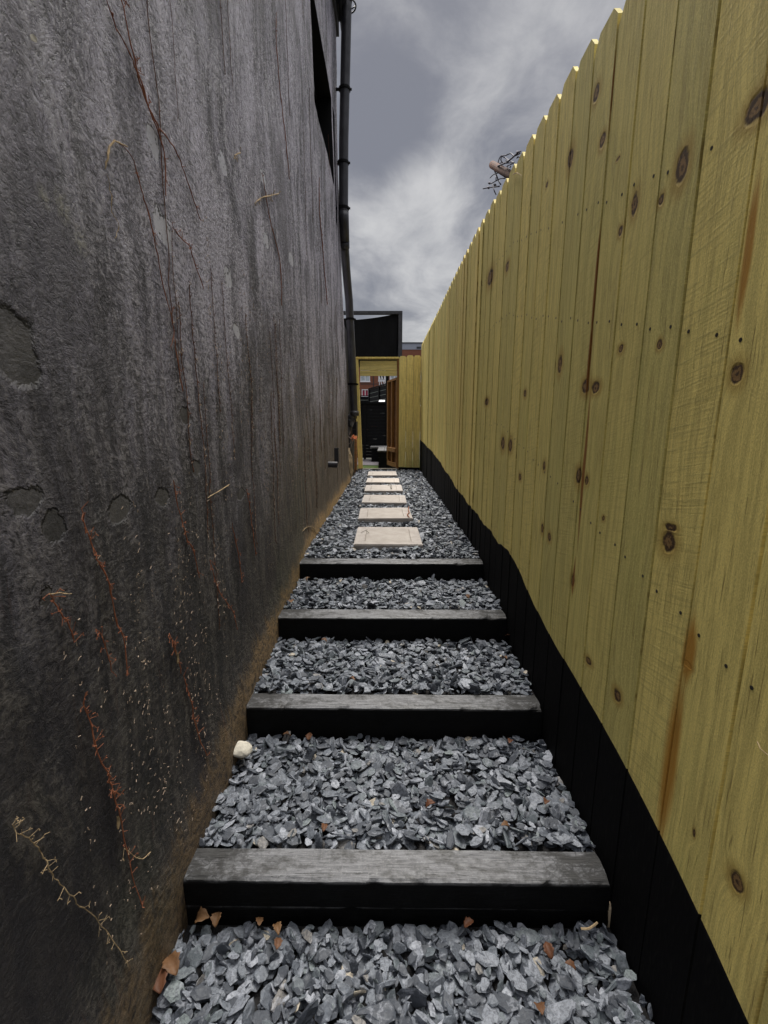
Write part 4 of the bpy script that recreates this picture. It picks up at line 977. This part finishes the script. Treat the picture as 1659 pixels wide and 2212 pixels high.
LV = [(372,2088,-1.37,.062,'large orange-brown leaf at the bottom left beside the wall'), (347,2118,-1.37,.058,'pale brown curled leaf at the very bottom left, below the large orange one'),
 (438,1985,-1.365,.045,'rust leaf tucked under the left end of the nearest sleeper'), (470,1988,-1.365,.036,'darker rust leaf right of the rust leaf under the nearest sleeper'),
 (560,1992,-1.365,.030,'small tan leaf below the nearest sleeper, left of centre'), (598,2010,-1.365,.034,'orange leaf among chippings left of centre below the nearest sleeper'),
 (600,2040,-1.37,.030,'dark red leaf just in front of the small orange one'), (1013,1998,-1.365,.032,'reddish leaf below the nearest sleeper, right of centre'),
 (1166,2182,-1.372,.034,'tan leaf at the bottom edge of the photo, right of centre'), (1185,2055,-1.37,.036,'narrow rust leaf at the right of the front gravel'),
 (1232,2090,-1.37,.028,'small red leaf at the right of the front gravel, near the fence base'),
 (620,1590,-1.24,.034,'brown leaf at the left under the second sleeper'), (668,1592,-1.24,.032,'tan leaf right of the brown one under the second sleeper'),
 (1102,1603,-1.24,.030,'rust leaf at the right under the second sleeper'), (930,1742,-1.24,.036,'orange leaf in the middle of the gravel before the second sleeper'),
 (700,1790,-1.24,.030,'red-brown leaf close behind the left part of the nearest sleeper'), (1180,1735,-1.24,.028,'tan leaf at the right of the gravel before the second sleeper'),
 (1092,1788,-1.24,.030,'rust leaf close behind the right part of the nearest sleeper'),
 (700,1385,-1.10,.032,'orange leaf at the left under the third sleeper'), (1100,1375,-1.10,.044,'dark red leaf at the right end under the third sleeper'),
 (1090,1425,-1.10,.030,'brown leaf at the right of the gravel before the third sleeper'), (760,1470,-1.10,.028,'small tan leaf close behind the second sleeper'),
 (666,1252,-.98,.034,'orange leaf standing at the left under the top sleeper'), (628,1300,-.98,.040,'tan leaf at the left wall close behind the third sleeper'), (1010,1290,-.98,.030,'small orange leaf at the right close behind the third sleeper')]
for k, (a_, b_, z_, L_, lb_) in enumerate(LV): leafobj(a_, b_, z_, L_, lb_, k+3)
def twig(pts, Z, rad, lb, mat='vine_pale'):
    P3 = [Vector((*onZ(x, y, Z), Z+.003+.004*(i % 2))) for i, (x, y) in enumerate(pts)]; mb = MB(); mb.tube(smoothp(P3), rad, 5); o = mb.build('twig', M[mat]); tag(o, lb, 'twig')
twig([(883,1095),(882,1103),(884,1108),(880,1113),(884,1118)], -.853, .0045, 'curled brown dead stem lying on the right side of the second slab', 'vine')
twig([(838,1049),(842,1046),(846,1050),(845,1056),(842,1048)], -.853, .0035, 'thin dark twig loop on the fourth slab', 'greypost')
twig([(780,1151),(790,1148),(797,1152)], -.853, .0022, 'tiny grey twig on the left of the nearest slab', 'greypost')
twig([(1255,1908+100),(1272,2010),(1290,1995)], -1.36, .0030, 'pale forked stick on the chippings at the right below the nearest sleeper')
Yv, Zv = onX(402*1.0, 1470*1.0, PXL)
# pale dead leaf hanging in the creeper
for (px, py, lb) in [(388, 1420, 'pale dead leaf caught in the orange-red tufted creeper'), (260, 1775, 'small yellow curled leaf caught in the long orange-red stem low on the wall')]:
    Y, Z = onX(px, py, PXL+.01); mb = MB(); nL = 6; vs = []
    for i in range(nL+1):
        t = i/nL; hw = .0065*math.sin(math.pi*(t*.9+.05))
        for s in (-1, 0, 1): vs.append((.004*abs(s)+.003*t, s*hw, -.02+.034*t))
    mb.add(vs, [(i*3+j, i*3+j+1, (i+1)*3+j+1, (i+1)*3+j) for i in range(nL) for j in range(2)])
    o = mb.build('hanging_leaf', M['vine_pale'], smooth=True); o.location = (wallx(Y, Z)+.008, Y, Z); tag(o, lb, 'leaf')

# ---------------------------------------------------------------- sky, sun, camera
SUN_EL, SUN_AZ = 69, 174        # azimuth: light travels towards +Y and +X (comes from behind-left)
w = bpy.data.worlds.new('World'); sc.world = w; w.use_nodes = True
t = w.node_tree; N = t.nodes; L = t.links; N.clear()
class WT(NT):
    def __init__(s): s.t = t; s.N = N; s.L = L; s._p = None
n = WT()
tc = N.new('ShaderNodeTexCoord'); G = tc.outputs['Generated']
sky = N.new('ShaderNodeTexSky'); sky.sky_type = 'NISHITA'; sky.sun_disc = False; sky.sun_elevation = R(SUN_EL); sky.sun_rotation = R(180+SUN_AZ); sky.air_density = 1; sky.dust_density = 2
x, y, z = n.xyz(G); zz = n.m('ADD', n.m('MAXIMUM', z, 0), .22)
uv = n.comb(n.m('DIVIDE', x, zz), n.m('DIVIDE', y, zz), 7.3)
wa = n.vm('ADD', uv, n.sc(n.vm('SUBTRACT', n.noise(uv, 1.1, 3, .5, col=True), (.5,.5,.5)), .7))
c1 = n.noise(n.sc(wa, (1.3, .8, 1)), 1.25, 8, .58, .1); c2 = n.noise(wa, 3.8, 8, .62)
cl = n.m('ADD', n.m('MULTIPLY', c1, .68), n.m('MULTIPLY', c2, .32))
def dirblob(px, py, s):
    d = Vector(ray(px, py)).normalized(); dd = n.vm('DOT_PRODUCT', G, tuple(d)); a = n.m('SUBTRACT', 1, dd); return n.m('EXPONENT', n.m('MULTIPLY', a, -1/s))
add = n.m('MULTIPLY', dirblob(945, 385, .0028), .20); 
for px, py, s, k_ in ((1010,180,.010,.10), (800,150,.006,-.03), (795,485,.0028,.14), (880,465,.003,.10), (850,300,.006,-.16), (1090,320,.006,-.12), (905,560,.004,-.06), (950,-70,.03,-.14), (1180,60,.008,.06), (900,660,.008,.03), (760,620,.003,-.03)):
    if k_: add = n.m('ADD', add, n.m('MULTIPLY', dirblob(px, py, s), k_))
clf = n.rng(n.m('ADD', cl, add), .37, .70)
ccol = n.mix(clf, (1.15,1.17,1.32), (3.6,3.55,3.5))
# overcast brightens towards the zenith
zen = n.rng(z, .60, .95, 1.0, 7.0)
ccol = n.vm('MULTIPLY', ccol, n.comb(zen, zen, zen))
mixc = n.mix(.93, sky.outputs[0], ccol)
bg = N.new('ShaderNodeBackground'); L.new(mixc, bg.inputs[0]); bg.inputs[1].default_value = .10
ow = N.new('ShaderNodeOutputWorld'); L.new(bg.outputs[0], ow.inputs[0])
ld = bpy.data.lights.new('sun', 'SUN'); ld.energy = 4.6; ld.angle = R(34); ld.color = (1, .955, .88)
so = bpy.data.objects.new('sun', ld); C.objects.link(so)
dv = Vector((math.sin(R(SUN_AZ))*math.cos(R(SUN_EL)), math.cos(R(SUN_AZ))*math.cos(R(SUN_EL)), -math.sin(R(SUN_EL)))); so.rotation_euler = dv.to_track_quat('-Z', 'Y').to_euler()
cd = bpy.data.cameras.new('camera'); cam = bpy.data.objects.new('camera', cd); C.objects.link(cam); sc.camera = cam
cd.sensor_fit = 'VERTICAL'; cd.sensor_height = 24; cd.lens = 24*F_/2212; cd.clip_start = .02; cd.clip_end = 1000
cam.rotation_euler = (math.pi/2-TH, 0, PS)
sc.view_settings.view_transform = 'Standard'; sc.view_settings.look = 'None'; sc.view_settings.gamma = 1; sc.view_settings.exposure = .8
